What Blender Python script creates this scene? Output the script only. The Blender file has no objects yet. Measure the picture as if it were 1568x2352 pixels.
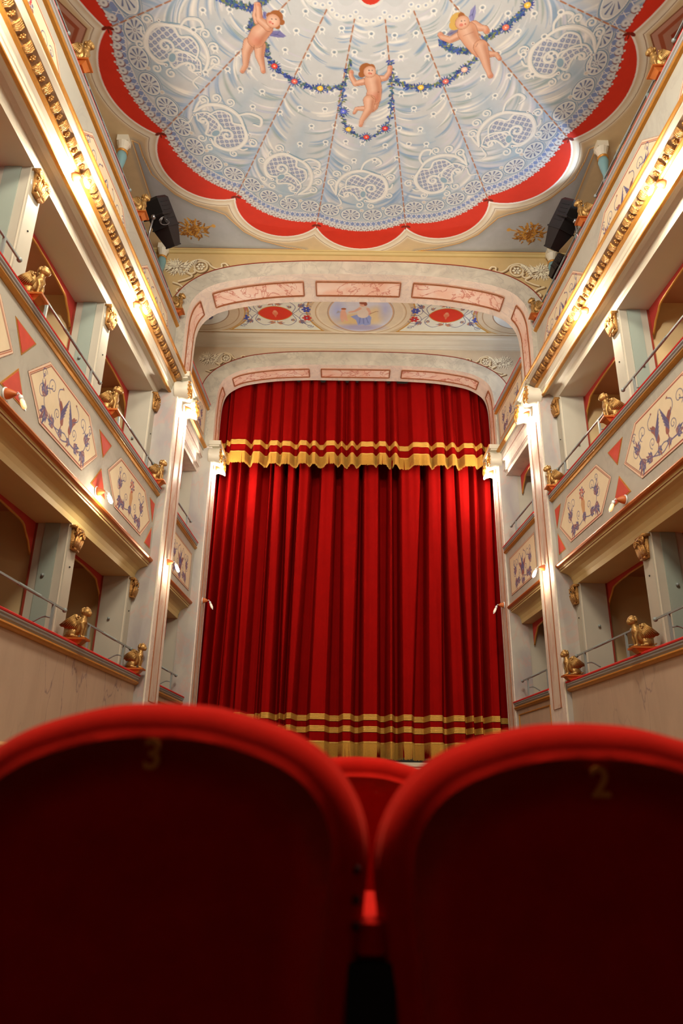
RES_MAIN = 0.0075
E_LOW, E_UP, E_CAP, EXPO = 400, 1450, 1700, -0.06
P_TOP_FILL, P_CEIL_FILL, P_A, P_B = 500, 95, 42, 26
import bpy, math, random
import numpy as np
from mathutils import Vector, Matrix
random.seed(7); PI = math.pi
S = bpy.context.scene
COL = S.collection
# ------------------------------------------------------------------ camera numbers
CAMX, CAMZ, YAW, PITCH, ROLL, FPX = -0.1236, 0.90, -0.0053, 0.3627, 0.0166, 1653.07
FLOOR = 0.12
def cam_axes():
    cy, sy, cp, sp = math.cos(YAW), math.sin(YAW), math.cos(PITCH), math.sin(PITCH)
    f = Vector((sy*cp, cy*cp, sp)); r = Vector((cy, -sy, 0)); u = r.cross(f)
    return (math.cos(ROLL)*r + math.sin(ROLL)*u, -math.sin(ROLL)*r + math.cos(ROLL)*u, f)
RR, UU, FF = cam_axes()
def at(px, py, axis, val):
    """surveyed photo point -> point of the plane axis=val of the room"""
    d = FF + RR*((px-784)/FPX) - UU*((py-1176)/FPX)
    c = Vector((CAMX, 0, CAMZ)); t = (val-c[axis])/d[axis]
    return c + d*t
def WX(side, o, y):
    """x of the side wall line, moved o metres into the hall"""
    return side*(2.63 + (0.0292 if side < 0 else 0.0539)*(9-y) - o)
# ------------------------------------------------------------------ materials
def lin(c):
    c = c/255.0
    return c/12.92 if c <= 0.04045 else ((c+0.055)/1.055)**2.4
TINT = (1.02, 0.87, 0.71)
def pc(r, g, b, k=1.0):
    return tuple(min(0.9, max(0.004, lin(v)/t*k)) for v, t in zip((r, g, b), TINT))
MATS = {}
def mat(name, col, rough=0.6, metal=0.0, var=0.12, vs=6.0, bump=0.0, bs=40.0, sheen=0.0, spec=0.4, emit=None, es=0, coat=0.0):
    if name in MATS: return MATS[name]
    m = bpy.data.materials.new(name); m.use_nodes = True; nt = m.node_tree
    b = nt.nodes['Principled BSDF']
    b.inputs['Roughness'].default_value = rough; b.inputs['Metallic'].default_value = metal
    b.inputs['Specular IOR Level'].default_value = spec
    b.inputs['Sheen Weight'].default_value = sheen
    b.inputs['Sheen Tint'].default_value = (1, .12, .08, 1)
    b.inputs['Coat Weight'].default_value = coat
    tc = nt.nodes.new('ShaderNodeTexCoord')
    n = nt.nodes.new('ShaderNodeTexNoise'); n.inputs['Scale'].default_value = vs; n.inputs['Detail'].default_value = 6
    nt.links.new(tc.outputs['Object'], n.inputs['Vector'])
    mx = nt.nodes.new('ShaderNodeMix'); mx.data_type = 'RGBA'
    mx.inputs[6].default_value = (*[c*(1-var) for c in col], 1); mx.inputs[7].default_value = (*[min(1, c*(1+var)) for c in col], 1)
    nt.links.new(n.outputs['Fac'], mx.inputs[0]); nt.links.new(mx.outputs[2], b.inputs['Base Color'])
    if bump:
        n2 = nt.nodes.new('ShaderNodeTexNoise'); n2.inputs['Scale'].default_value = bs; n2.inputs['Detail'].default_value = 4
        nt.links.new(tc.outputs['Object'], n2.inputs['Vector'])
        bp = nt.nodes.new('ShaderNodeBump'); bp.inputs['Strength'].default_value = bump; bp.inputs['Distance'].default_value = 0.02
        nt.links.new(n2.outputs['Fac'], bp.inputs['Height']); nt.links.new(bp.outputs['Normal'], b.inputs['Normal'])
    if emit:
        b.inputs['Emission Color'].default_value = (*emit, 1); b.inputs['Emission Strength'].default_value = es
    MATS[name] = m
    return m
def marble(name, base, vein, vs=1.6, width=0.03, cloud=0.12, cloudcol=None, rough=0.45, stretch=(1, 1, 1), amt=0.8, dist=1.2, net=False):
    if name in MATS: return MATS[name]
    m = bpy.data.materials.new(name); m.use_nodes = True; nt = m.node_tree; L = nt.links.new
    b = nt.nodes['Principled BSDF']; b.inputs['Roughness'].default_value = rough; b.inputs['Specular IOR Level'].default_value = 0.35
    tc = nt.nodes.new('ShaderNodeTexCoord'); mp = nt.nodes.new('ShaderNodeMapping'); mp.inputs['Scale'].default_value = stretch
    L(tc.outputs['Object'], mp.inputs['Vector'])
    n = nt.nodes.new('ShaderNodeTexNoise'); n.inputs['Scale'].default_value = vs*1.4; n.inputs['Detail'].default_value = 7; n.inputs['Distortion'].default_value = 0.6
    L(mp.outputs[0], n.inputs['Vector'])
    r0 = nt.nodes.new('ShaderNodeValToRGB'); cc = cloudcol or [c*(1-cloud*2) for c in base]
    r0.color_ramp.elements[0].position = 0.38; r0.color_ramp.elements[0].color = (*cc, 1)
    r0.color_ramp.elements[1].position = 0.62; r0.color_ramp.elements[1].color = (*base, 1)
    L(n.outputs['Fac'], r0.inputs['Fac'])
    v = nt.nodes.new('ShaderNodeTexNoise'); v.inputs['Scale'].default_value = vs; v.inputs['Detail'].default_value = 9; v.inputs['Distortion'].default_value = dist
    v.inputs['Roughness'].default_value = 0.58
    L(mp.outputs[0], v.inputs['Vector'])
    if net: return marble_net(m, nt, b, mp, r0, vein, vs, width, amt)
    s = nt.nodes.new('ShaderNodeMath'); s.operation = 'SUBTRACT'; s.inputs[1].default_value = 0.5; L(v.outputs['Fac'], s.inputs[0])
    a = nt.nodes.new('ShaderNodeMath'); a.operation = 'ABSOLUTE'; L(s.outputs[0], a.inputs[0])
    r = nt.nodes.new('ShaderNodeMapRange'); r.inputs[1].default_value = 0.0; r.inputs[2].default_value = width; r.inputs[3].default_value = amt; r.inputs[4].default_value = 0
    L(a.outputs[0], r.inputs[0])
    mx = nt.nodes.new('ShaderNodeMix'); mx.data_type = 'RGBA'; L(r.outputs[0], mx.inputs[0]); L(r0.outputs[0], mx.inputs[6])
    mx.inputs[7].default_value = (*vein, 1); L(mx.outputs[2], b.inputs['Base Color'])
    MATS[name] = m
    return m
def marble_net(m, nt, b, mp, r0, vein, vs, width, amt):
    """long thin branching veins"""
    L = nt.links.new; N = nt.nodes.new
    n = N('ShaderNodeTexNoise'); n.inputs['Scale'].default_value = 2.2; n.inputs['Detail'].default_value = 5; L(mp.outputs[0], n.inputs['Vector'])
    sc = N('ShaderNodeVectorMath'); sc.operation = 'SCALE'; sc.inputs['Scale'].default_value = 0.55; L(n.outputs['Color'], sc.inputs[0])
    ad = N('ShaderNodeVectorMath'); ad.operation = 'ADD'; L(mp.outputs[0], ad.inputs[0]); L(sc.outputs[0], ad.inputs[1])
    v = N('ShaderNodeTexVoronoi'); v.feature = 'DISTANCE_TO_EDGE'; v.inputs['Scale'].default_value = vs; L(ad.outputs[0], v.inputs['Vector'])
    r = N('ShaderNodeMapRange'); r.inputs[1].default_value = 0; r.inputs[2].default_value = width; r.inputs[3].default_value = amt; r.inputs[4].default_value = 0; L(v.outputs['Distance'], r.inputs[0])
    n2 = N('ShaderNodeTexNoise'); n2.inputs['Scale'].default_value = 1.7; L(mp.outputs[0], n2.inputs['Vector'])
    r2 = N('ShaderNodeMapRange'); r2.inputs[1].default_value = .42; r2.inputs[2].default_value = .6; L(n2.outputs['Fac'], r2.inputs[0])
    mu = N('ShaderNodeMath'); mu.operation = 'MULTIPLY'; L(r.outputs[0], mu.inputs[0]); L(r2.outputs[0], mu.inputs[1])
    mx = N('ShaderNodeMix'); mx.data_type = 'RGBA'; L(mu.outputs[0], mx.inputs[0]); L(r0.outputs[0], mx.inputs[6]); mx.inputs[7].default_value = (*vein, 1); L(mx.outputs[2], b.inputs['Base Color'])
    MATS[m.name] = m
    return m
GREY = marble('grey_painted_marble', pc(188, 176, 152), pc(160, 146, 128), vs=1.6, width=0.04, amt=0.3, cloud=0.05)
STRIP = marble('pier_marble', pc(182, 168, 146), pc(196, 140, 116), vs=1.5, width=0.03, amt=0.35, cloud=0.08, cloudcol=pc(160, 146, 134), stretch=(1, 1, .6))
PALE = marble('pale_pink_marble', pc(238, 214, 186), pc(190, 172, 160), vs=3.0, width=0.03, amt=0.4, cloud=0.06)
BAND = marble('arch_band_marble', pc(208, 190, 160), pc(160, 146, 128), vs=2.6, width=0.03, amt=0.45, cloud=0.10)
PINK = marble('pink_marble', pc(246, 214, 186), pc(188, 80, 50), vs=1.7, width=0.022, amt=0.85, cloud=0.07, cloudcol=pc(240, 190, 158), dist=1.6)
PARTERRE = marble('beige_wall_marble', pc(190, 160, 128), pc(120, 98, 95), vs=2.6, width=0.022, amt=0.75, cloud=0.05, stretch=(1.0, 1.3, .42), net=True)
GOLD = mat('gilding', (0.46, 0.245, 0.075), 0.38, 0.65, 0.4, 30, 0.6, 70)
GOLDP = mat('gold_paint', pc(196, 130, 52), 0.38, 0.35, 0.2, 20, 0.1, 60)
BRONZE = mat('bronze_gilding', (0.40, 0.24, 0.08), 0.40, 0.6, 0.35, 22, 0.2, 60)
COPPER = mat('orange_gilding', pc(196, 106, 42), 0.4, 0.45, 0.2, 16)
OCHRE = mat('ochre_paint', pc(208, 176, 112), 0.6, 0, 0.10, 3)
STONE = mat('grey_beige_paint', pc(178, 164, 138), 0.55, 0, 0.08, 4)
CREAM = mat('cream_paint', pc(214, 196, 164), 0.4, 0, 0.05, 3)
TAN = mat('tan_paint', pc(206, 170, 118), 0.65, 0, 0.08, 2.5)
BOXTAN = mat('box_interior_paint', pc(218, 182, 126), 0.7, 0, 0.08, 2.5)
GREEN = mat('sage_paint', pc(146, 150, 130), 0.5, 0, 0.08, 3)
GREYP = mat('lilac_grey_paint', pc(172, 162, 150), 0.55, 0, 0.06, 3)
SAGE = mat('sage_metal', pc(142, 146, 134), 0.4, 0.2, 0.12, 10)
REDV = mat('red_velvet_rail', pc(198, 30, 26), 0.8, 0, 0.15, 8, 0.2, 200, sheen=0.4)
REDP = mat('red_panel_paint', pc(206, 72, 50), 0.6, 0, 0.15, 12)
REDL = mat('dark_red_line', pc(140, 48, 28), 0.6, 0, 0.1, 12)
REDC = mat('lambrequin_red', pc(176, 48, 36), 0.8, 0, 0.1, 6)
BLACK = mat('black_metal', (0.012, 0.012, 0.013), 0.5, 0.1, 0.2, 20)
DARK = mat('near_black_unseen', (0.012, 0.009, 0.008), 0.8)
WHITEM = mat('white_enamel', pc(225, 222, 215), 0.35, 0.2, 0.05)
TERRA = mat('terracotta_enamel', pc(190, 96, 42), 0.45, 0, 0.12)
ORANGEC = mat('salmon_ceiling_paint', pc(190, 128, 90), 0.7, 0, 0.08)
WOODD = mat('dark_stage_boards', (0.06, 0.035, 0.02), 0.6)
CARPET = mat('brown_floor_boards', (0.26, 0.14, 0.08), 0.7, 0, 0.3, 8)
CURT = mat('crimson_velvet', (0.27, 0.0035, 0.003), 0.9, 0, 0.12, 3, 0.1, 120, sheen=0.0, spec=0.03)
SEATV = mat('seat_velvet', (0.52, 0.008, 0.004), 0.9, 0, 0.2, 20, 0.15, 300, sheen=0.45, spec=0.05)
def painted(name, rough=0.6):
    if name in MATS: return MATS[name]
    m = bpy.data.materials.new(name); m.use_nodes = True; nt = m.node_tree; b = nt.nodes['Principled BSDF']
    b.inputs['Roughness'].default_value = rough; b.inputs['Specular IOR Level'].default_value = 0.25
    a = nt.nodes.new('ShaderNodeAttribute'); a.attribute_name = 'paint'
    tc = nt.nodes.new('ShaderNodeTexCoord'); n = nt.nodes.new('ShaderNodeTexNoise'); n.inputs['Scale'].default_value = 9; n.inputs['Detail'].default_value = 8
    nt.links.new(tc.outputs['Object'], n.inputs['Vector'])
    mr = nt.nodes.new('ShaderNodeMapRange'); mr.inputs[3].default_value = 0.9; mr.inputs[4].default_value = 1.08; nt.links.new(n.outputs['Fac'], mr.inputs[0])
    mx = nt.nodes.new('ShaderNodeMix'); mx.data_type = 'RGBA'; mx.blend_type = 'MULTIPLY'; mx.inputs[0].default_value = 1
    nt.links.new(a.outputs['Color'], mx.inputs[6]); nt.links.new(mr.outputs[0], mx.inputs[7]); nt.links.new(mx.outputs[2], b.inputs['Base Color'])
    MATS[name] = m
    return m
FRESCO = painted('fresco_paint')
# ------------------------------------------------------------------ geometry collector
class G:
    def __init__(s): s.v = []; s.f = []; s.m = []
    def add(s, vs, fs, mi=0):
        k = len(s.v); s.v += [tuple(v) for v in vs]; s.f += [tuple(i+k for i in f) for f in fs]; s.m += [mi]*len(fs); return s
    def box(s, x0, x1, y0, y1, z0, z1, mi=0, M=None):
        vs = [Vector((x, y, z)) for x in (x0, x1) for y in (y0, y1) for z in (z0, z1)]
        if M: vs = [M @ v for v in vs]
        return s.add(vs, [(0, 1, 3, 2), (4, 6, 7, 5), (0, 4, 5, 1), (2, 3, 7, 6), (0, 2, 6, 4), (1, 5, 7, 3)], mi)
    def ell(s, c, r, n=12, mi=0, M=None):
        if not hasattr(r, '__len__'): r = (r, r, r)
        h = max(4, n//2); vs = []; fs = []
        for i in range(h+1):
            a = PI*i/h
            for j in range(n):
                b = 2*PI*j/n; v = Vector((r[0]*math.sin(a)*math.cos(b), r[1]*math.sin(a)*math.sin(b), r[2]*math.cos(a)))
                vs.append((M @ v if M else v) + Vector(c))
        for i in range(h):
            for j in range(n): fs.append((i*n+j, i*n+(j+1) % n, (i+1)*n+(j+1) % n, (i+1)*n+j))
        return s.add(vs, fs, mi)
    def tube(s, pts, r, n=8, mi=0, cap=True, twist=0.0, sq=False):
        pts = [Vector(p) for p in pts]; N = len(pts); vs = []; fs = []
        rr = r if hasattr(r, '__len__') else [r]*N
        up = None
        for i, p in enumerate(pts):
            t = (pts[min(i+1, N-1)]-pts[max(i-1, 0)])
            t = t.normalized() if t.length > 1e-9 else Vector((0, 0, 1))
            if up is None: up = Vector((0, 0, 1)) if abs(t.z) < 0.9 else Vector((1, 0, 0))
            a = t.cross(up); a = a.normalized() if a.length > 1e-6 else Vector((1, 0, 0)); b = t.cross(a).normalized(); up = -b if b.dot(up) < 0 else b
            a = t.cross(up).normalized(); b = up
            for j in range(n):
                w = 2*PI*(j+(0.5 if sq else 0))/n + twist*i
                vs.append(p + (a*math.cos(w)+b*math.sin(w))*rr[i])
        for i in range(N-1):
            for j in range(n): fs.append((i*n+j, i*n+(j+1) % n, (i+1)*n+(j+1) % n, (i+1)*n+j))
        if cap: fs += [tuple(range(n))[::-1], tuple((N-1)*n+j for j in range(n))]
        return s.add(vs, fs, mi)
    def lathe(s, prof, c, axis=(0, 0, 1), n=20, mi=0):
        q = Vector((0, 0, 1)).rotation_difference(Vector(axis)).to_matrix(); vs = []; fs = []
        for r, h in prof:
            for j in range(n): vs.append(Vector(c) + q @ Vector((r*math.cos(2*PI*j/n), r*math.sin(2*PI*j/n), h)))
        for i in range(len(prof)-1):
            for j in range(n): fs.append((i*n+j, i*n+(j+1) % n, (i+1)*n+(j+1) % n, (i+1)*n+j))
        fs += [tuple(range(n))[::-1], tuple((len(prof)-1)*n+j for j in range(n))]
        return s.add(vs, fs, mi)
    def prism(s, poly, fn, d0, d1, mi=0):
        """poly: 2d points, fn(a,b,d)->xyz"""
        n = len(poly); vs = [fn(a, b, d0) for a, b in poly] + [fn(a, b, d1) for a, b in poly]
        fs = [(i, (i+1) % n, n+(i+1) % n, n+i) for i in range(n)] + [tuple(range(n))[::-1], tuple(range(n, 2*n))]
        return s.add(vs, fs, mi)
    def sweep(s, side, prof, y0, y1, mi=0):
        """closed (o,z) section swept along the side wall"""
        return s.prism(prof, lambda o, z, y: (WX(side, o, y), y, z), y0, y1, mi)
    def wq(s, side, o, y0, y1, z0, z1, mi=0):
        return s.add([(WX(side, o, y0), y0, z0), (WX(side, o, y1), y1, z0), (WX(side, o, y1), y1, z1), (WX(side, o, y0), y0, z1)], [(0, 1, 2, 3)], mi)
def obj(name, g, mats, parent=None, smooth=False, world=True):
    me = bpy.data.meshes.new(name); me.from_pydata(g.v, [], g.f)
    if not hasattr(mats, '__len__'): mats = [mats]
    for m in mats: me.materials.append(m)
    if len(mats) > 1: me.polygons.foreach_set('material_index', g.m)
    if smooth: me.polygons.foreach_set('use_smooth', [True]*len(me.polygons))
    me.update(); o = bpy.data.objects.new(name, me); COL.objects.link(o)
    if smooth == 'auto':
        pass
    if parent is not None:
        o.parent = parent
        if world: o.location = -parent.location
    return o
def tag(o, label, cat, group=None):
    o['label'] = label; o['category'] = cat
    if group: o['group'] = group
    return o
def struct(o): o['kind'] = 'structure'; return o
def thing(name, loc, label, cat, group=None, rz=0):
    o = bpy.data.objects.new(name, None); COL.objects.link(o); o.location = loc; o.rotation_euler = (0, 0, rz); o.empty_display_size = 0.1
    return tag(o, label, cat, group)
def tree(o, parent=None):
    c = o.copy(); COL.objects.link(c)
    if parent is not None: c.parent = parent
    for ch in [x for x in KIDS.get(o.name, [])]: KIDS.setdefault(c.name, []).append(tree(ch, c))
    return c
KIDS = {}
def kid(parent, o): KIDS.setdefault(parent.name, []).append(o); return o
def place(root, loc, rz, label, group, first, sx=1):
    o = root if first else tree(root)
    o.location = loc; o.rotation_euler = (0, 0, rz); o.scale = (sx, 1, 1) if sx != 1 else (1, 1, 1)
    o['label'] = label
    if group: o['group'] = group
    return o
# ------------------------------------------------------------------ fresco painter (colours per vertex)
class Cv:
    def __init__(s, u0, u1, v0, v1, res, base):
        s.u = np.arange(u0, u1+res*0.5, res, dtype=np.float32); s.v = np.arange(v0, v1+res*0.5, res, dtype=np.float32)
        s.u0, s.v0, s.res = u0, v0, res; s.c = np.ones((len(s.v), len(s.u), 3), np.float32)*np.array(base, np.float32)
    def win(s, a0, a1, b0, b1):
        i0 = max(0, int((a0-s.u0)/s.res)-1); i1 = min(len(s.u), int((a1-s.u0)/s.res)+3)
        j0 = max(0, int((b0-s.v0)/s.res)-1); j1 = min(len(s.v), int((b1-s.v0)/s.res)+3)
        return None if i0 >= i1 or j0 >= j1 else (slice(j0, j1), slice(i0, i1), *np.meshgrid(s.u[i0:i1], s.v[j0:j1]))
    def mix(s, w, a, col):
        a = np.clip(a, 0, 1)[..., None]; s.c[w[0], w[1]] = s.c[w[0], w[1]]*(1-a) + np.array(col, np.float32)*a
    def stroke(s, pts, wd, col, al=1.0, soft=None):
        pts = np.array(pts, np.float32); n = len(pts); wd = np.full(n, wd, np.float32) if not hasattr(wd, '__len__') else np.array(wd, np.float32)
        soft = soft or s.res*0.7; m = wd.max()+soft*2
        w = s.win(pts[:, 0].min()-m, pts[:, 0].max()+m, pts[:, 1].min()-m, pts[:, 1].max()+m)
        if w is None: return
        U, V = w[2], w[3]; best = np.full(U.shape, -9, np.float32)
        for k in range(n-1):
            a, b = pts[k], pts[k+1]; d = b-a; L = float(d@d)+1e-12
            t = np.clip(((U-a[0])*d[0]+(V-a[1])*d[1])/L, 0, 1)
            best = np.maximum(best, (wd[k]+(wd[k+1]-wd[k])*t) - np.hypot(U-a[0]-t*d[0], V-a[1]-t*d[1]))
        s.mix(w, (best/soft+0.5)*al, col)
    def poly(s, pts, col, al=1.0, soft=None):
        pts = np.array(pts, np.float32); soft = soft or s.res*0.7; m = soft*2
        w = s.win(pts[:, 0].min()-m, pts[:, 0].max()+m, pts[:, 1].min()-m, pts[:, 1].max()+m)
        if w is None: return
        U, V = w[2], w[3]; ins = np.zeros(U.shape, bool); dist = np.full(U.shape, 9, np.float32)
        for k in range(len(pts)):
            a, b = pts[k], pts[(k+1) % len(pts)]; d = b-a; L = float(d@d)+1e-12
            if abs(d[1]) > 1e-9:
                c = ((a[1] > V) != (b[1] > V)) & (U < d[0]*(V-a[1])/d[1]+a[0]); ins ^= c
            t = np.clip(((U-a[0])*d[0]+(V-a[1])*d[1])/L, 0, 1); dist = np.minimum(dist, np.hypot(U-a[0]-t*d[0], V-a[1]-t*d[1]))
        s.mix(w, (np.where(ins, dist, -dist)/soft+0.5)*al, col)
    def ell(s, c, rx, ry, ang, col, al=1.0, soft=None, ring=None):
        soft = soft or s.res*0.7; m = max(rx, ry)+soft*2
        w = s.win(c[0]-m, c[0]+m, c[1]-m, c[1]+m)
        if w is None: return
        ca, sa = math.cos(ang), math.sin(ang); X = (w[2]-c[0])*ca+(w[3]-c[1])*sa; Y = -(w[2]-c[0])*sa+(w[3]-c[1])*ca
        d = (1-np.hypot(X/rx, Y/ry))*min(rx, ry)
        if ring: d = ring/2-np.abs(d-ring/2)
        s.mix(w, (d/soft+0.5)*al, col)
    def mesh(s, name, fn, parent=None, keep=None, mat_=None):
        U, V = np.meshgrid(s.u, s.v); h, w = U.shape; P = fn(U, V).reshape(-1, 3).astype(np.float32)
        idx = np.arange(h*w).reshape(h, w); q = np.stack([idx[:-1, :-1], idx[:-1, 1:], idx[1:, 1:], idx[1:, :-1]], -1)
        if keep is not None:
            k = keep(U, V); kk = k[:-1, :-1] & k[1:, 1:] & k[:-1, 1:] & k[1:, :-1]; q = q[kk]
        q = q.reshape(-1, 4)
        used = np.unique(q); rem = np.full(h*w, -1); rem[used] = np.arange(len(used)); q = rem[q]; P = P[used]; C = s.c.reshape(-1, 3)[used]
        me = bpy.data.meshes.new(name); me.vertices.add(len(P)); me.vertices.foreach_set('co', P.ravel())
        me.loops.add(q.size); me.loops.foreach_set('vertex_index', q.ravel().astype(np.int32))
        me.polygons.add(len(q)); me.polygons.foreach_set('loop_start', np.arange(0, q.size, 4, dtype=np.int32))
        try: me.polygons.foreach_set('loop_total', np.full(len(q), 4, np.int32))
        except Exception: pass
        me.update(calc_edges=True); me.validate()
        at_ = me.color_attributes.new('paint', 'FLOAT_COLOR', 'POINT')
        at_.data.foreach_set('color', np.concatenate([C, np.ones((len(C), 1), np.float32)], 1).astype(np.float32).ravel())
        me.materials.append(mat_ or FRESCO)
        o = bpy.data.objects.new(name, me); COL.objects.link(o)
        if parent is not None: o.parent = parent; o.location = -parent.location
        return o
def spiral(cx, cy, r0, r1, a0, turns, n=26):
    return [(cx+(r0+(r1-r0)*i/n)*math.cos(a0+turns*2*PI*i/n), cy+(r0+(r1-r0)*i/n)*math.sin(a0+turns*2*PI*i/n)) for i in range(n+1)]
def arc3(p, q, sag, n=16):
    """arc from p to q bulging by sag to the right-hand side (sag>0) of p->q"""
    p = np.array(p, float); q = np.array(q, float); d = q-p; L = np.hypot(*d); nrm = np.array([d[1], -d[0]])/L
    if abs(sag) < 1e-6: return [tuple(p+(q-p)*i/n) for i in range(n+1)]
    R = (L*L/4+sag*sag)/(2*abs(sag)); c = (p+q)/2 - nrm*math.copysign(R-abs(sag), sag)
    a0 = math.atan2(p[1]-c[1], p[0]-c[0]); a1 = math.atan2(q[1]-c[1], q[0]-c[0]); da = a1-a0
    while da > PI: da -= 2*PI
    while da < -PI: da += 2*PI
    if abs(sag) > L/2: da = da-math.copysign(2*PI, da)
    return [(c[0]+R*math.cos(a0+da*i/n), c[1]+R*math.sin(a0+da*i/n)) for i in range(n+1)]
def smooth(pts, n=6):
    """catmull-rom"""
    P = [np.array(p, float) for p in pts]; P = [2*P[0]-P[1]]+P+[2*P[-1]-P[-2]]; out = []
    for i in range(1, len(P)-2):
        for k in range(n):
            t = k/n; a, b, c, d = P[i-1:i+3]
            out.append(tuple(0.5*((2*b)+(-a+c)*t+(2*a-5*b+4*c-d)*t*t+(-a+3*b-3*c+d)*t**3)))
    out.append(tuple(P[-2])); return out
# ================================================================== SIDE WALLS, PARAPETS, BOXES
SIDE = {-1: 'left', 1: 'right'}
DIV = [3.09, 5.03, 6.97]                       # box dividers; the last half one stands at the pier
TIER = {1: ('lower', 2.13), 2: ('middle', 4.62), 3: ('upper', 7.33)}
Y1, D1, Y2, D2 = 9.0, 0.667, 11.315, 0.53
XL1, XR1, XL2, XR2 = -2.53, 2.59, -2.45, 2.51
YB, YC = Y1+D1, Y2+D2
def px1(side): return XL1 if side < 0 else XR1
def px2(side): return XL2 if side < 0 else XR2
floor = struct(obj('floor', G().box(-6, 6, 1.2, 14, FLOOR-0.2, FLOOR), CARPET)); struct(obj('floor', G().box(-6, 6, -3, 1.2, FLOOR-0.2, FLOOR), DARK))  # unseen rear strip made near black to cut bounce onto the seat backs
LEAF = (pc(92, 88, 116), pc(112, 94, 122), pc(140, 92, 92)); RUST = pc(150, 86, 72)
def leafspray(cv, p, ang, L, cols, n=5):
    for k in range(n):
        a = ang+(k-(n-1)/2)*0.42; l = L*(1-0.22*abs(k-(n-1)/2)); c = cols[k % len(cols)]
        q = (p[0]+l*math.cos(a), p[1]+l*math.sin(a)); m = (p[0]+l*.5*math.cos(a+.15), p[1]+l*.5*math.sin(a+.15))
        cv.stroke([p, m, q], [L*.06, L*.14, .001], c, .92)
        cv.stroke([p, m], [.001, L*.03], pc(205, 178, 150), .6)
def scroll_side(cv, cx, cy, s, w, h):
    """acanthus stem with curls, s=+1 to the right"""
    st = smooth([(cx, cy-h*.30), (cx+s*w*.18, cy-h*.38), (cx+s*w*.34, cy-h*.22), (cx+s*w*.36, cy+h*.06), (cx+s*w*.27, cy+h*.20)])
    cv.stroke(st, .006, LEAF[0], .9)
    for (x, y, r, a, t) in ((.27, .24, .085, -1.2, 1.3), (.40, -.03, .075, 2.4, -1.4), (.15, -.12, .06, -1.3, 1.3), (.41, .30, .05, 2.8, -1.2)):
        cv.stroke(spiral(cx+s*w*x, cy+h*y, r, .012, a if s > 0 else PI-a, t if s > 0 else -t), .0045, LEAF[0], .9)
    leafspray(cv, (cx+s*w*.32, cy-h*.26), -1.2 if s > 0 else PI+1.2, .19, LEAF, 6)
    leafspray(cv, (cx+s*w*.35, cy-h*.04), 1.0 if s > 0 else PI-1.0, .17, LEAF, 6)
    leafspray(cv, (cx+s*w*.18, cy-h*.36), .2 if s > 0 else PI-.2, .15, LEAF, 6)
    for k in range(5): cv.ell((cx+s*(w*.41+.01*(k % 2)), cy+h*(.20+.02*k)), .008, .008, 0, LEAF[1], .9)
def bird(cv, x, y, s, sc):
    body = smooth([(x+s*.10*sc, y+.10*sc), (x, y), (x-s*.05*sc, y-.14*sc), (x-s*.02*sc, y-.30*sc)])
    cv.stroke(body, [.012*sc]*3+[.045*sc]*(len(body)-9)+[.012*sc]*6, RUST, .95)
    cv.stroke(smooth([(x+s*.02*sc, y+.02*sc), (x+s*.14*sc, y+.10*sc), (x+s*.14*sc, y+.2*sc), (x+s*.05*sc, y+.26*sc)]), .007*sc, LEAF[0], .9)
    cv.ell((x+s*.04*sc, y+.27*sc), .022*sc, .014*sc, .4*s, RUST)
    for k in range(6): cv.stroke([(x-s*.01*sc, y-.02*sc-.02*k*sc), (x-s*(.16-.012*k)*sc, y+(.22-.05*k)*sc)], [.016*sc, .008*sc], LEAF[k % 2], .9)
    leafspray(cv, (x-s*.03*sc, y-.24*sc), -PI/2-s*.4, .15*sc, LEAF[:2]+(RUST,))
def hexmask(L, h, e): return lambda U, V: (np.abs(V) <= h+1e-6) & (np.abs(U) <= L-e*np.abs(V)/h+1e-6)
def hexpanel(kind, L=0.84, h=0.31, e=0.34):
    cv = Cv(-L, L, -h, h, 0.0055, pc(232, 204, 160))
    out = [(-L, 0), (-L+e, h), (L-e, h), (L, 0), (L-e, -h), (-L+e, -h), (-L, 0)]
    sc = lambda k: [(x*k, y*(k-.035)) for x, y in out]
    cv.stroke(out, .022, pc(236, 196, 160)); cv.stroke(out, .007, pc(120, 66, 34)); cv.stroke(sc(.955), .0045, pc(186, 92, 62)); cv.stroke(sc(.93), .004, pc(132, 40, 30))
    if kind == 'birds':
        for s in (-1, 1): scroll_side(cv, 0, 0, s, 1.35, .52)
        cv.stroke(smooth([(-.25, -.19), (-.05, -.24), (.1, -.2), (.3, -.19)]), .007, LEAF[1], .9)
        bird(cv, -.13, .02, -1, .75); bird(cv, .13, .02, 1, .75)
    elif kind == 'vase':
        for s in (-1, 1): scroll_side(cv, 0, 0, s, 1.1, .52)
        cv.poly([(-.035, -.1), (.035, -.1), (.06, .02), (.03, .09), (-.03, .09), (-.06, .02)], pc(206, 150, 100)); leafspray(cv, (0, -.2), PI/2, .10, LEAF); leafspray(cv, (0, -.1), -PI/2, .14, LEAF)
        for k in range(16):
            a = k*2.4; r = .012*math.sqrt(k+1)*1.7; cv.ell((r*math.cos(a), .15+r*math.sin(a)*.9), .017, .015, a, (pc(190, 60, 62), RUST, LEAF[1])[k % 3])
    return cv
HEX = {k: hexpanel(k) for k in ('birds', 'vase')}
def add_hex(kind, parent, side, yc, zc, L, o):
    cv = HEX[kind]; k = L/0.84
    ob = cv.mesh('painted_panel', lambda U, V: np.stack([side*(2.63+(0.0292 if side < 0 else 0.0539)*(9-(yc+U*k*(-side)))-o), yc+U*k*(-side), zc+V], -1), parent, keep=hexmask(.84, .31, .34))
    ob['label'] = 'cream hexagonal panel painted with ' + ('two birds among scrolls' if kind == 'birds' else 'a vase of red flowers')
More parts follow.
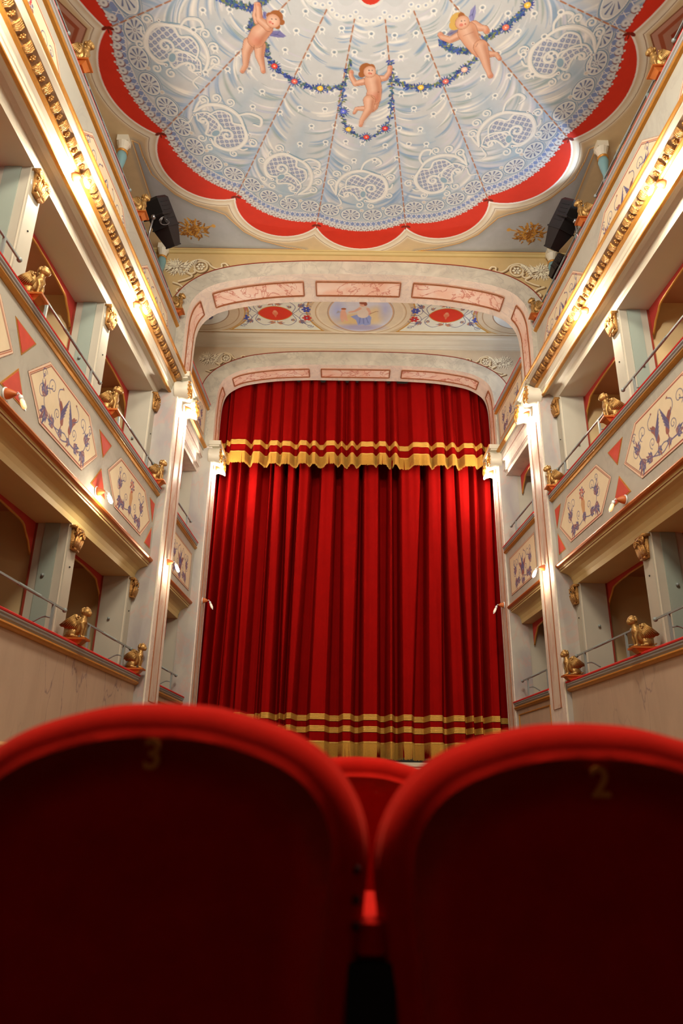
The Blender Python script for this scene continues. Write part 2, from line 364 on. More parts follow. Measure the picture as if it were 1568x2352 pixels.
def tri(parent, side, pts, o, name='red_triangle'):
    g = G(); c = (sum(p[0] for p in pts)/3, sum(p[1] for p in pts)/3)
    f = lambda y, z, d: (WX(side, o+d, y), y, z)
    g.prism([(c[0]+(p[0]-c[0])*1.16, c[1]+(p[1]-c[1])*1.16) for p in pts], f, -.004, .004, 1); g.prism(pts, f, .004, .007, 0)
    obj(name, g, [REDP, GOLDP], parent)
def tube_y(side, o, y0, y1, z, r, g=None, n=8):
    g = g or G(); g.tube([(WX(side, o, y0), y0, z), (WX(side, o, y1), y1, z)], r, n); return g
def rail_mould(parent, side, y0, y1, z):
    """gilt torus, grey stepped moulding and red velvet cushion whose top is at z"""
    g = G().sweep(side, [(-.08, z-.125), (-.02, z-.125), (.0, z-.115), (.012, z-.10), (.004, z-.083), (-.02, z-.078), (-.08, z-.078)], y0, y1)
    obj('gilt_moulding', g, GOLDP, parent, smooth=False)
    g = G().sweep(side, [(-.1, z-.078), (-.012, z-.078), (-.006, z-.066), (.006, z-.062), (.01, z-.052), (.003, z-.044), (.017, z-.036), (.02, z-.026), (-.1, z-.026)], y0, y1)
    obj('grey_moulding', g, GREYP, parent)
    g = G().sweep(side, [(-.28, z-.026), (.012, z-.026), (.022, z-.02), (.024, z-.008), (.012, z+.002), (-.28, z+.004)], y0, y1)
    obj('velvet_cushion', g, REDV, parent)
def lambrequin(side, y0, y1, ztop, drop, label, grp, o=-.56):
    n = 40; L = y1-y0; low = []
    for i in range(n+1):
        t = i/n; e = min(t, 1-t)*L
        d = drop*(1-.42*(e/.10)) if e < .10 else (drop*(.58-.30*((e-.10)/.12)**1.5) if e < .22 else drop*(.28-.14*min(1, (e-.22)/.5)**.6))
        low.append((y0+t*L, ztop-d))
    r = thing('lambrequin', (WX(side, o, (y0+y1)/2), (y0+y1)/2, ztop), label, 'valance', grp)
    g = G(); up = [(y1, ztop), (y0, ztop)]
    vs0 = [(WX(side, o, y), y, z) for y, z in low]+[(WX(side, o, y), y, ztop+.02) for y, z in low]
    vs1 = [(WX(side, o-.02, y), y, z) for y, z in low]+[(WX(side, o-.02, y), y, ztop+.02) for y, z in low]
    m = n+1
    for vs in (vs0, vs1): g.add(vs, [(i, i+1, m+i+1, m+i) for i in range(n)])
    g.add([vs0[i] for i in range(m)]+[vs1[i] for i in range(m)], [(i, i+1, m+i+1, m+i) for i in range(n)])
    obj('fabric', g, REDC, r)
    obj('gilt_edge', G().tube([(WX(side, o-.01, y), y, z) for y, z in low], .014, 6), GOLDP, r, smooth=True)
# ---- handrail prototype pieces
def handrail(side, tier, y0, y1, z, label, twist=True, ends=(True, True)):
    o = -.09; r = thing('handrail', (WX(side, o, (y0+y1)/2), (y0+y1)/2, TIER[tier][1]), label, 'handrail', 'metal handrails of the boxes')
    P = lambda t: Vector((WX(side, o, y0+(y1-y0)*t), y0+(y1-y0)*t, z))
    g = G(); s = .0125
    for a, b in ((0, .36), (.64, 1)): obj('bar', G().tube([P(a), P(b)], s, 4, sq=True), SAGE, r)
    obj('twisted_bar', G().tube([P(.36+.28*i/60) for i in range(61)], .0155, 4, twist=.55, sq=True), SAGE, r)
    for k, e in enumerate(ends):
        if e: obj('end_knob', G().ell(P(k), .024, 12), SAGE, r, smooth=True)
    zr = TIER[tier][1]-.02
    for t in (.16/(y1-y0), 1-.26/(y1-y0)):
        p = P(t); obj('post', G().box(p.x-.011, p.x+.011, p.y-.011, p.y+.011, zr, z), SAGE, r)
        q = [Vector((p.x, p.y, z-.13)), Vector((p.x+side*.08, p.y+.0, z-.12)), Vector((p.x+side*.17, p.y, z-.17))]
        obj('bracket', G().tube(smooth([tuple(v) for v in q], 6), .008, 6), SAGE, r, smooth=True)
# ---- capital of the box pilasters
def capital_mesh():
    g = G()
    g.prism([(-.07, 0), (.07, 0), (.075, .09), (.09, .22), (-.09, .22), (-.075, .09)], lambda a, b, d: (d, a, b), -.02, .03)
    g.box(-.02, .075, -.115, .115, .22, .25); g.box(-.02, .062, -.07, .07, -.012, .012)
    for s in (-1, 1):
        g.tube([(.03, s*.02, .12), (.06, s*.05, .19)]+[(.085, s*(.10)+q[0], .178+q[1]) for q in spiral(0, 0, .036, .006, PI/2, -1.6*s, 16)], .010, 6)
        for k in range(3):
            y = s*(.02+.028*k); g.tube([(.045, y, .01), (.07, y*1.1, .07), (.085, y*1.25, .10+.012*k), (.072, y*1.3, .085+.012*k)], [.02, .019, .013, .005], 6)
    g.tube([(.045, 0, .0), (.075, 0, .09), (.09, 0, .14), (.07, 0, .13)], [.024, .022, .016, .006], 6)
    g.ell((.06, 0, .205), (.03, .022, .022), 10); g.ell((.055, -.03, .20), .014, 8); g.ell((.055, .03, .20), .014, 8)
    random.seed(3)
    for k in range(34): g.ell((.035+random.random()*.03, random.uniform(-.085, .085), random.uniform(.02, .2)), random.uniform(.006, .013), 6)
    return g
CAP = obj('capital', capital_mesh(), GOLD, smooth=True); CAPM = CAP.data; bpy.data.objects.remove(CAP)
def inst(name, me, parent, loc, rz=0, sc=(1, 1, 1), mirror=False):
    o = bpy.data.objects.new(name, me); COL.objects.link(o)
    if parent is not None: o.parent = parent; loc = Vector(loc)-parent.location
    o.location = loc; o.rotation_euler = (0, 0, rz); o.scale = sc
    return o
def wz(side): return 0 if side < 0 else PI
where = {3.09: 'nearest the seats', 5.03: 'second from the stage', 6.97: 'first before the pier', 8.9: 'against the proscenium pier'}
for side in (-1, 1):
    S_ = SIDE[side]
    # parterre wall
    g = G(); g.wq(side, -.04, -2, Y1, FLOOR, 2.02); g.wq(side, -.30, -2, Y1, FLOOR, 2.02)
    struct(obj('wall_'+S_, g, PARTERRE))
    struct(obj('baseboard_'+S_, G().sweep(side, [(-.04, FLOOR), (0, FLOOR), (0, 1.11), (.012, 1.12), (.012, 1.15), (-.02, 1.175), (-.04, 1.175)], -2, Y1), mat('orange_ochre_dado', pc(190, 140, 84), .6, 0, .12, 4)))
    # box interiors
    for t, (z0, z1) in {1: (2.05, 3.34), 2: (4.55, 6.03), 3: (7.25, 8.62)}.items():
        zc = z1+(.14 if t < 3 else 0)
        g = G(); g.wq(side, -1.65, -2, YC+.5, z0-.4, zc)
        struct(obj('wall_'+S_, g, BOXTAN))
        if t < 3:
            g = G().add([(WX(side, -.56, -2), -2, zc), (WX(side, -.56, Y2), Y2, zc), (WX(side, -1.65, Y2), Y2, zc), (WX(side, -1.65, -2), -2, zc)], [(0, 1, 2, 3)])
            struct(obj('ceiling', g, ORANGEC))
            g = G(); 
            struct(obj('floor', g.add([(WX(side, -.09, -2), -2, z0-.2), (WX(side, -.09, Y2), Y2, z0-.2), (WX(side, -1.65, Y2), Y2, z0-.2), (WX(side, -1.65, -2), -2, z0-.2)], [(0, 1, 2, 3)]), DARK))
        for yd in DIV+[9.02]:
            th = .05
            g = G(); p = lambda o, y, z: (WX(side, o, y), y, z)
            g.prism([(-.56, yd-th), (-1.65, yd-th), (-1.65, yd+th), (-.56, yd+th)], lambda o, y, d: (WX(side, o, y), y, d), z0-.2, zc)
            if yd < 9: struct(obj('wall_'+S_, g, BOXTAN))
    # pilasters + partitions fronts
    for t, (z0, z1) in {1: (2.11, 3.34), 2: (4.6, 6.03)}.items():
        for yd in DIV+[8.92]:
            last = yd > 8; hw = .1 if not last else .085
            lab = '%s box pilaster of the %s tier, %s, with gilded capital' % (S_, TIER[t][0], 'second one from the stage' if abs(yd-6.97) < .1 else ('against the proscenium pier' if last else ('third one from the stage' if yd > 5 else 'fourth one from the stage')))
            r = thing('box_pilaster', (WX(side, -.2, yd), yd, z0), lab, 'pilaster', None)
            f = lambda o, y, d: (WX(side, o, y), y, d)
            g = G().prism([(-.2, yd-hw), (-.2, yd+hw), (-.56, yd+hw), (-.56, yd-hw)], f, z0-.1, z1+.01)
            obj('shaft', g, STONE, r)
            for e in ((-1,) if last else (-1, 1)):
                yy = yd+e*hw
                if not last: g = G().prism([(-.31, yy), (-.31, yy+e*.012), (-.46, yy+e*.012), (-.46, yy)], f, z0, z1-.002); obj('sage_panel', g, GREEN, r)
                g = G(); g.prism([(-.215, yy), (-.215, yy+e*.008), (-.225, yy+e*.008), (-.225, yy)], f, z0, z1-.002); obj('bead', g, CREAM, r)
                g = G(); g.prism([(-.54, yy), (-.54, yy+e*.008), (-.56, yy+e*.008), (-.56, yy)], f, z0, z1-.002); obj('edge_line', g, REDL, r)
                obj('knob', G().ell((WX(side, -.40, yy), yy+e*.025, z0+.68), .018, 10), SAGE, r, smooth=True)
            obj('bolt', G().ell((WX(side, -.2+.004, yd), yd, z0+.80), .009, 8), BLACK, r, smooth=True)
            c = inst('capital', CAPM, r, (WX(side, -.2, yd), yd, z1-.262), wz(side)); c.scale = (.8, .9 if not last else .75, .94); c.location.z += .014
            c['label'] = 'gilded leafy capital'
    # ---------------- tier 2 floor band + parapet
    for seg, (ya, yb) in enumerate(((-.78, Y1), (YB, Y2))):
        w = 'along the three visible boxes' if seg == 0 else 'of the stage box between the two piers'
        r = thing('box_parapet', (WX(side, 0, yb-.5), yb-.5, 3.34), 'painted parapet of the %s middle tier %s' % (S_, w), 'parapet', None)
        obj('cove', G().sweep(side, [(-.6, 3.34), (-.2, 3.34), (-.195, 3.40), (-.175, 3.45), (-.14, 3.487), (-.09, 3.51), (-.045, 3.522), (-.045, 3.545), (-.035, 3.548), (-.035, 3.566), (-.02, 3.575), (-.6, 3.6)], ya, yb), OCHRE, r)
        obj('red_line', G().sweep(side, [(-.043, 3.545), (-.036, 3.545), (-.036, 3.549), (-.043, 3.549)], ya, yb), REDL, r)
        obj('gilt_moulding', G().sweep(side, [(-.06, 3.57), (-.012, 3.572), (.006, 3.582), (.015, 3.6), (.006, 3.618), (-.02, 3.63), (-.06, 3.63)], ya, yb), COPPER, r)
        obj('front_board', G().sweep(side, [(-.1, 3.6), (-.03, 3.6), (-.03, 4.51), (-.1, 4.51)], ya, yb), GREY, r)
        rail_mould(r, side, ya, yb, 4.62)
        if seg == 0:
            for kind, yc, L in (('vase', 4.07, .84), ('birds', 6.0, .84), ('vase', 7.99, .84)): add_hex(kind, r, side, yc, 4.07, L, -.026)
            for yd in (5.02, 6.98):
                tri(r, side, [(yd-.17, 4.355), (yd+.17, 4.355), (yd, 4.15)], -.03); tri(r, side, [(yd-.19, 3.75), (yd+.19, 3.75), (yd, 3.98)], -.03)
            tri(r, side, [(8.72, 4.355), (8.92, 4.355), (8.9, 4.12)], -.03); tri(r, side, [(8.70, 3.75), (8.92, 3.75), (8.9, 4.0)], -.03)
        else:
            L = (yb-ya)/2-.16; cv = Cv(-L, L, -.31, .31, .006, pc(226, 196, 152)); o_ = [(-L, -.31), (L, -.31), (L, .31), (-L, .31), (-L, -.31)]
            cv.stroke(o_, .02, pc(232, 190, 150)); cv.stroke([(x*.965, y*.92) for x, y in o_], .005, pc(150, 60, 36)); cv.stroke(o_, .008, pc(130, 70, 34))
            for s in (-1, 1): scroll_side(cv, 0, 0, s, 1.0, .5)
            bird(cv, -.07, .0, -1, .8); bird(cv, .07, 0, 1, .8); yc = (ya+yb)/2
            ob = cv.mesh('painted_panel', lambda U, V: np.stack([side*(2.63+(0.0292 if side < 0 else 0.0539)*(9-(yc+U))+.026), yc+U, 4.06+V], -1), r)
        # ---------------- tier 1 rail
        r = thing('box_parapet', (WX(side, 0, yb-.5), yb-.5, 2.0), 'velvet topped rail of the %s lower tier %s' % (S_, w), 'parapet', None)
        rail_mould(r, side, ya, yb, 2.13)
        if seg == 1:
            g = G(); g.wq(side, -.04, ya, yb, FLOOR, 2.02); obj('marble_front', g, PARTERRE, r)
            obj('gilt_frame', tube_y(side, -.035, ya+.12, yb-.1, 1.93, .011), GOLDP, r); 
            g = G()
            for yy in (ya+.12, yb-.1): g.tube([(WX(side, -.035, yy), yy, 1.2), (WX(side, -.035, yy), yy, 1.93)], .011, 6)
            obj('gilt_frame', g, GOLDP, r)
        # ---------------- cornice + tier 3
        r = thing('box_parapet', (WX(side, 0, yb-.5), yb-.5, 6.4), 'painted parapet of the %s upper tier %s' % (S_, w), 'parapet', None)
        obj('front_board', G().sweep(side, [(-.1, 6.3), (-.03, 6.3), (-.03, 7.23), (-.1, 7.23)], ya, yb), GREY, r)
        if seg == 0:
            g = G().sweep(side, [(-.1, 7.20), (-.03, 7.19), (.0, 7.205), (.012, 7.225), (.0, 7.245), (-.03, 7.252), (-.1, 7.252)], ya, yb); obj('gilt_moulding', g, GOLDP, r)
            obj('grey_moulding', G().sweep(side, [(-.1, 7.252), (-.01, 7.252), (.004, 7.262), (.004, 7.28), (.02, 7.29), (.02, 7.306), (-.1, 7.306)], ya, yb), GREYP, r)
            obj('velvet_cushion', G().sweep(side, [(-.28, 7.306), (.0, 7.306), (.016, 7.315), (.012, 7.335), (-.28, 7.34)], ya, yb), REDV, r)
            for kind, yc in (('vase', 4.07), ('birds', 6.0), ('birds', 7.99)): add_hex(kind, r, side, yc, 6.78, .84, -.026)
        else:
            rail_mould(r, side, ya, yb, 7.2)
            L = (yb-ya)/2-.14; cv = Cv(-L, L, -.27, .27, .006, pc(226, 200, 160)); o_ = [(-L, -.27), (L, -.27), (L, .27), (-L, .27), (-L, -.27)]
            cv.stroke(o_, .016, pc(220, 150, 70)); cv.stroke([(x*.965, y*.9) for x, y in o_], .005, pc(150, 60, 36)); yc = (ya+yb)/2
            for s in (-1, 1): scroll_side(cv, 0, 0, s, 1.1, .46)
            leafspray(cv, (0, -.1), PI/2, .2, LEAF)
            cv.mesh('painted_panel', lambda U, V: np.stack([side*(2.63+(0.0292 if side < 0 else 0.0539)*(9-(yc+U))+.026), yc+U, 6.78+V], -1), r)
        if seg == 0:
            r = thing('cornice', (WX(side, 0, yb-.5), yb-.5, 6.03), 'deep moulded cornice with a gilded leaf and flower frieze above the %s middle boxes' % S_, 'cornice')
            obj('beam', G().sweep(side, [(-.6, 6.03), (-.2, 6.03), (-.192, 6.09), (-.17, 6.13), (-.13, 6.155), (-.09, 6.150), (-.05, 6.118), (-.03, 6.10), (-.03, 6.15), (-.6, 6.3)], ya, yb), CREAM, r)
            obj('gilt_line', G().sweep(side, [(-.035, 6.098), (.0, 6.098), (.006, 6.106), (.0, 6.114), (-.035, 6.116)], ya, yb), GOLDP, r)
            obj('fascia', G().sweep(side, [(-.05, 6.114), (.0, 6.116), (.004, 6.15), (.014, 6.158), (.018, 6.2), (.03, 6.21), (.045, 6.235), (-.05, 6.3)], ya, yb), CREAM, r)
            obj('gilt_moulding', G().sweep(side, [(.0, 6.23), (.05, 6.232), (.072, 6.242), (.078, 6.256), (.07, 6.27), (.0, 6.275)], ya, yb), GOLDP, r)
            obj('frieze_bed', G().sweep(side, [(-.03, 6.262), (.07, 6.262), (.16, 6.335), (.16, 6.40), (-.03, 6.40)], ya, yb), mat('frieze_brown', pc(150, 112, 76), .6, 0, .15, 12), r)
            obj('fascia', G().sweep(side, [(.15, 6.32), (.186, 6.342), (.186, 6.372), (.15, 6.38)], ya, yb), CREAM, r)
            obj('gilt_moulding', G().sweep(side, [(-.03, 6.37), (.186, 6.368), (.206, 6.378), (.212, 6.392), (.204, 6.406), (-.03, 6.415)], ya, yb), GOLDP, r)
            LG = G(); random.seed(5)
            LG.prism([(-.034, 0), (.034, 0), (.046, .05), (.04, .085), (-.04, .085), (-.046, .05)], lambda a, b, d: (b, a, d), -.012, .012)
            for k in range(5): LG.tube([(.004, -.032+.016*k, -.014), (.05, -.04+.02*k, -.026), (.088, -.044+.022*k, -.012), (.095, -.044+.022*k, .004)], [.009, .012, .010, .004], 6)
            LG.tube([(.085, -.05, -.005), (.085, .05, -.005)], .014, 6)
            FG = G()
            for k in range(6):
                a = k*PI/3; FG.ell((.045+.02*math.cos(a), .02*math.sin(a), -.01), (.014, .014, .012), 8)
            FG.ell((.045, 0, -.022), .012, 8); FG.ell((.03, 0, .0), (.03, .03, .012), 10)
            lo = obj('gilded_leaf', LG, GOLD, r, smooth=True); fo = obj('gilded_flower', FG, GOLD, r, smooth=True)
            n = int((Y1-.12-3.3)/.1795); ang = math.atan2(.073, .09)
            for k in range(n):
                for j, src in enumerate((lo, fo)):
                    yy = Y1-.16-.1795*k-.09*j
                    o = src if k == 0 else src.copy()
                    if k: COL.objects.link(o)
                    o.location = Vector((WX(side, .066, yy), yy, 6.262))-r.location
                    o.scale = (.95, .74, .95)
                    o.rotation_euler = (0, -ang, 0) if side < 0 else (0, -ang, PI); o.rotation_mode = 'XYZ'
            bpy.context.view_layer.update()
        else:
            r = thing('cornice', (WX(side, 0, yb-.5), yb-.5, 5.87), 'plain cream fascia over the %s stage box opening, lined in red' % S_, 'cornice')
            obj('fascia', G().sweep(side, [(-.6, 5.9), (-.12, 5.9), (-.12, 5.96), (-.09, 5.97), (-.09, 6.14), (-.05, 6.15), (-.05, 6.33), (-.6, 6.35)], ya, yb), PALE, r)
            for z in (5.985, 6.165): obj('red_line', tube_y(side, -.088 if z < 6.1 else -.048, ya, yb, z, .005, n=6), REDL, r)
            obj('gilt_moulding', G().sweep(side, [(-.1, 6.33), (-.03, 6.33), (.01, 6.35), (.02, 6.37), (.01, 6.39), (-.1, 6.4)], ya, yb), GOLDP, r)
    # ---------------- lambrequins
    for t, zt in ((1, 3.34), (2, 6.03)):
        for (ya, yb, w) in ((3.2, 4.92, 'third box from the stage'), (5.14, 6.86, 'second box from the stage'), (7.08, 8.9, 'box beside the proscenium pier'), (9.7, 11.28, 'stage box')):
            zt_ = zt if w != 'stage box' else (3.34 if t == 1 else 5.9)
            lambrequin(side, ya, yb, zt_, .34, 'scalloped red valance with gilt edge in the %s %s tier, %s' % (S_, TIER[t][0], w), 'scalloped box valances', o=-.56 if w != 'stage box' else -.36)
    # ---------------- handrails
    for t, zb in ((1, 2.42), (2, 4.915), (3, 7.59)):
        for (ya, yb, w) in ((5.22, 6.76, 'second box from the stage'), (7.27, 8.84, 'box beside the proscenium pier'), (3.3, 4.82, 'third box from the stage')):
            if t == 1 and ya < 4: continue
            handrail(side, t, ya, yb, zb, 'grey green twisted metal handrail on the %s %s tier, %s' % (S_, TIER[t][0], w))
    handrail(side, 1, 9.8, 11.12, 2.42, 'grey green handrail in the %s lower stage box' % S_)
    handrail(side, 2, 9.8, 11.12, 4.915, 'grey green handrail in the %s middle stage box' % S_)
    # upper gallery columns
    for yd, w in ((6.93, 'beside the big spotlight'), (8.88, 'in the corner by the arch')):
        x = WX(side, -.33, yd); r = thing('gallery_column', (x, yd, 7.33), 'slim sage gallery column with gold ring and pale capital on the %s, %s' % (S_, w), 'column')
        obj('shaft', G().lathe([(.045, 0), (.04, .1), (.03, .3), (.03, .8), (.05, .9), (.065, 1.0), (.055, 1.06)], (x, yd, 7.3), n=16), mat('blue_green_paint', pc(120, 150, 142), .5), r, smooth=True)
        obj('gold_ring', G().lathe([(.05, 0), (.07, .015), (.07, .03), (.05, .045)], (x, yd, 8.35), n=16), GOLDP, r, smooth=True)
        g = G().box(x-.07, x+.07, yd-.07, yd+.07, 8.51, 8.6); g.lathe([(.055, 0), (.06, .05), (.085, .12)], (x, yd, 8.39), n=12); obj('capital', g, CREAM, r)
    # recessed spots in the box ceilings
    for t, zz in ((2, 6.165), (1, 3.475)):
        for yd, w in ((6.15, 'second box from the stage'), (8.1, 'box beside the proscenium pier')):
            x = WX(side, -.95, yd); r = thing('recessed_spotlight', (x, yd, zz), 'small unlit round recessed downlight in the %s %s tier, %s' % (S_, TIER[t][0], w), 'downlight', 'recessed downlights of the boxes')
            obj('trim_ring', G().lathe([(.045, 0), (.075, -.012), (.08, -.006), (.08, .004), (.045, .004)], (x, yd, zz), n=24), WHITEM, r, smooth=True)
            obj('lens', G().lathe([(.0, 0), (.045, 0), (.045, .01)], (x, yd, zz-.004), n=20), mat('grey_lens', (.12, .11, .1), .3), r)
# ================================================================== ARCHES, PIERS, CEILINGS
CX = 0.03
A1I = [(0, 8.2), (.5, 8.198), (.9, 8.187), (1.4, 8.145), (1.96, 8.04), (2.28, 7.92), (2.47, 7.73), (2.545, 7.5), (2.56, 7.2), (2.56, 6.8), (2.56, 6.38)]
A1O = [(0, 8.445), (.6, 8.44), (1, 8.425), (1.65, 8.37), (2.18, 8.25), (2.53, 8.05), (2.74, 7.8), (2.83, 7.55), (2.85, 7.3), (2.85, 6.9), (2.85, 6.38)]
A2I = [(0, 8.055), (.5, 8.054), (.9, 8.05), (1.5, 8.015), (2.0, 7.93), (2.24, 7.83), (2.4, 7.68), (2.465, 7.45), (2.48, 7.1), (2.48, 6.8), (2.48, 6.38)]
A2O = [(0, 8.34), (.7, 8.335), (1.3, 8.31), (1.8, 8.25), (2.1, 8.17), (2.4, 8.03), (2.62, 7.85), (2.75, 7.62), (2.79, 7.3), (2.79, 6.9), (2.79, 6.38)]
def full(h):
    r = smooth(h, 8); return [(CX-x, z) for x, z in r[::-1]] + [(CX+x, z) for x, z in r[1:]]
def resample(p, n):
    p = np.array(p); d = np.r_[0, np.cumsum(np.hypot(*np.diff(p, axis=0).T))]; t = np.linspace(0, d[-1], n)
    return np.stack([np.interp(t, d, p[:, 0]), np.interp(t, d, p[:, 1])], 1)
def strip(g, a, b, mi=0):
    n = len(a); g.add(list(a)+list(b), [(i, i+1, n+i+1, n+i) for i in range(n-1)], mi)
def off(curve, d):
    """curve moved by d towards the opening"""
    p = np.array(curve); t = np.gradient(p, axis=0); t /= np.hypot(t[:, 0], t[:, 1])[:, None]
    return p + np.stack([t[:, 1], -t[:, 0]], 1)*d
FRAME = mat('panel_frame_paint', pc(150, 84, 44), .5, 0, .15, 14)
def pinkstrip(parent, curve, sel, y0, y1, lift=.004):
    c = [p for p in curve if sel(p)]
    if len(c) < 2: return
    k = off(c, lift); g = G(); strip(g, [(x, y0, z) for x, z in k], [(x, y1, z) for x, z in k]); obj('pink_marble_panel', g, PINK, parent)
    k = off(c, lift+.004); loop = [(x, y0, z) for x, z in k]+[(x, y1, z) for x, z in k[::-1]]; loop.append(loop[0])
    g = G(); g.tube(loop, .011, 4, 0, sq=True); obj('panel_frame', g, FRAME, parent)
    k2 = off(c, lift+.001); e = .03; loop = [(x, y0-e, z) for x, z in k2]+[(x, y1+e, z) for x, z in k2[::-1]]; loop.append(loop[0])
    obj('panel_frame', G().tube(loop, .004, 4, 0, sq=True), mat('pink_frame_line', pc(214, 150, 116), .5), parent)
def flower(cv, x, y, r, col, dark, n=6):
    for k in range(n):
        a = 2*PI*k/n; cv.ell((x+r*.6*math.cos(a), y+r*.6*math.sin(a)), r*.42, r*.3, a, col)
    cv.ell((x, y), r*.28, r*.28, 0, dark); cv.ell((x, y), r*.14, r*.14, 0, pc(235, 225, 205))
def relief_scroll(cv, cx, cz, s, k, cd, cl, cb):
    """monochrome painted acanthus in the spandrel; s=-1 left"""
    T = lambda pts: [(cx+s*x*k, cz+y*k) for x, y in pts]
    L = [smooth([(-.62, .02), (-.55, .10), (-.46, .08), (-.47, -.01), (-.36, -.05), (-.22, .02), (-.12, .14), (.06, .20), (.24, .14), (.34, 0), (.32, -.14), (.22, -.2), (.14, -.15), (.17, -.08)]),
         spiral(.02, .0, .155, .145, 0, 1, 30), smooth([(.5, .12), (.38, .02), (.36, -.14), (.2, -.26), (.34, -.36), (.5, -.42)]), smooth([(.62, -.45), (.45, -.52), (.36, -.64), (.44, -.74), (.52, -.68), (.48, -.62)])]
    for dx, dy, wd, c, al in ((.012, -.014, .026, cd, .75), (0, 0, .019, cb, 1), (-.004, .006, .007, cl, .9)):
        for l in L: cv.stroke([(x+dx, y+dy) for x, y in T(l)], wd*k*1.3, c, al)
    for k2 in range(6):
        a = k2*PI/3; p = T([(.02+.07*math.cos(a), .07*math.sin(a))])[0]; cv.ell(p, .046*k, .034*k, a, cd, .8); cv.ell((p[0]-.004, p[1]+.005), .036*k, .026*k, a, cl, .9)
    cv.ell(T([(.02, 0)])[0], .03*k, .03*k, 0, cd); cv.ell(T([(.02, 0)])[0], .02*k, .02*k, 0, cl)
    random.seed(11)
    for j in range(34):
        a = random.uniform(0, 6.28); rr = random.random(); p = T([(.56+.2*math.cos(a)*rr, .0+.22*math.sin(a)*rr)])[0]
        leafspray_m(cv, p, (a if s > 0 else PI-a), .13*k, cd, cl)
        if j % 3 == 0: cv.stroke([(p[0]+x+.004, p[1]+y-.005) for x, y in spiral(0, 0, .06*k, .01, a, 1.2, 12)], .010*k, cd, .8); cv.stroke([(p[0]+x, p[1]+y) for x, y in spiral(0, 0, .06*k, .01, a, 1.2, 12)], .007*k, cl, .9)
    for j in range(7):
        t = .1+.12*j; q = T([(.06+.28*t+.05, .19-.35*t*t)])[0]; leafspray_m(cv, q, -1.0-t if s > 0 else PI+1.0+t, .10*k, cd, cl)
def leafspray_m(cv, p, a, L, cd, cl):
    for d, c, w in ((.006, cd, .24), (0, cl, .15)):
        for k in (-1, 0, 1):
            b = a+k*.6; cv.stroke([(p[0]+d, p[1]-d), (p[0]+d+L*math.cos(b), p[1]-d+L*math.sin(b))], [L*w, L*.06], c, .8)
def arch(name, yf, dep, inner, outer, label, ztop, scroll, thick, xmax, sp):
    xmax = max(xmax, 3.5)
    I = resample(full(inner), 241); O = resample(full(outer), 241)
    r = thing(name, (CX, yf, 6.38), label, 'arch')
    g = G(); strip(g, [(x, yf-.012, z) for x, z in I], [(x, yf-.012, z) for x, z in O]); strip(g, [(x, yf-.012, z) for x, z in O], [(x, yf, z) for x, z in O])
    obj('face_band', g, BAND, r)
    obj('red_line', G().tube([(x, yf-.012, z) for x, z in O], .009, 5), REDL, r)
    g = G(); strip(g, [(x, yf-.012, z) for x, z in I], [(x, yf+dep, z) for x, z in I]); obj('soffit', g, PALE, r, smooth=True)
    g = G(); strip(g, [(x, yf+dep, z) for x, z in I], [(x*1.0, yf+dep, ztop+.05) if abs(x-CX) < 2.3 else (CX+(x-CX)*1.35, yf+dep, ztop+.05) for x, z in I]); obj('rear_face', g, TAN, r)
    # spandrel wall painted on
    cv = Cv(-xmax, xmax, 7.2, ztop, .0075, pc(204, 166, 108) if sp == 1 else pc(206, 178, 140))
    cd, cl, cb = pc(104, 70, 38), pc(244, 222, 180), pc(204, 168, 116)
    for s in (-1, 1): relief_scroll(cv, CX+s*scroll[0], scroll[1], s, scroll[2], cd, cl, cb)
    oi = np.array(smooth(outer, 8)); oz = lambda U: np.interp(np.abs(U-CX), np.r_[oi[:-16, 0], 2.86], np.r_[oi[:-16, 1], 6.5])
    cv.mesh('spandrel', lambda U, V: np.stack([U, np.full_like(U, yf), V], -1), r, keep=lambda U, V: V > oz(U)-.012)
    ya, yb = yf+dep*.255, yf+dep*.745
    pinkstrip(r, I, lambda p: abs(p[0]-CX) < .665, ya, yb)
    for s in (-1, 1):
        pinkstrip(r, I, lambda p: .83 < s*(p[0]-CX) < 2.27, ya, yb)
        pinkstrip(r, I, lambda p: s*(p[0]-CX) > 2.41 and p[1] > 6.5, ya, yb)
    return r
arch('proscenium_arch', Y1, D1, A1I, A1O, 'wide flat arch nearest the seats, its underside set with pink marble panels', 8.58, (2.41, 8.31, .66), .3, 3.5, 1)
arch('proscenium_arch', Y2, D2, A2I, A2O, 'inner arch directly framing the red curtain, pink marble panels underneath', 8.42, (2.36, 8.17, .58), .3, 3.0, 2)
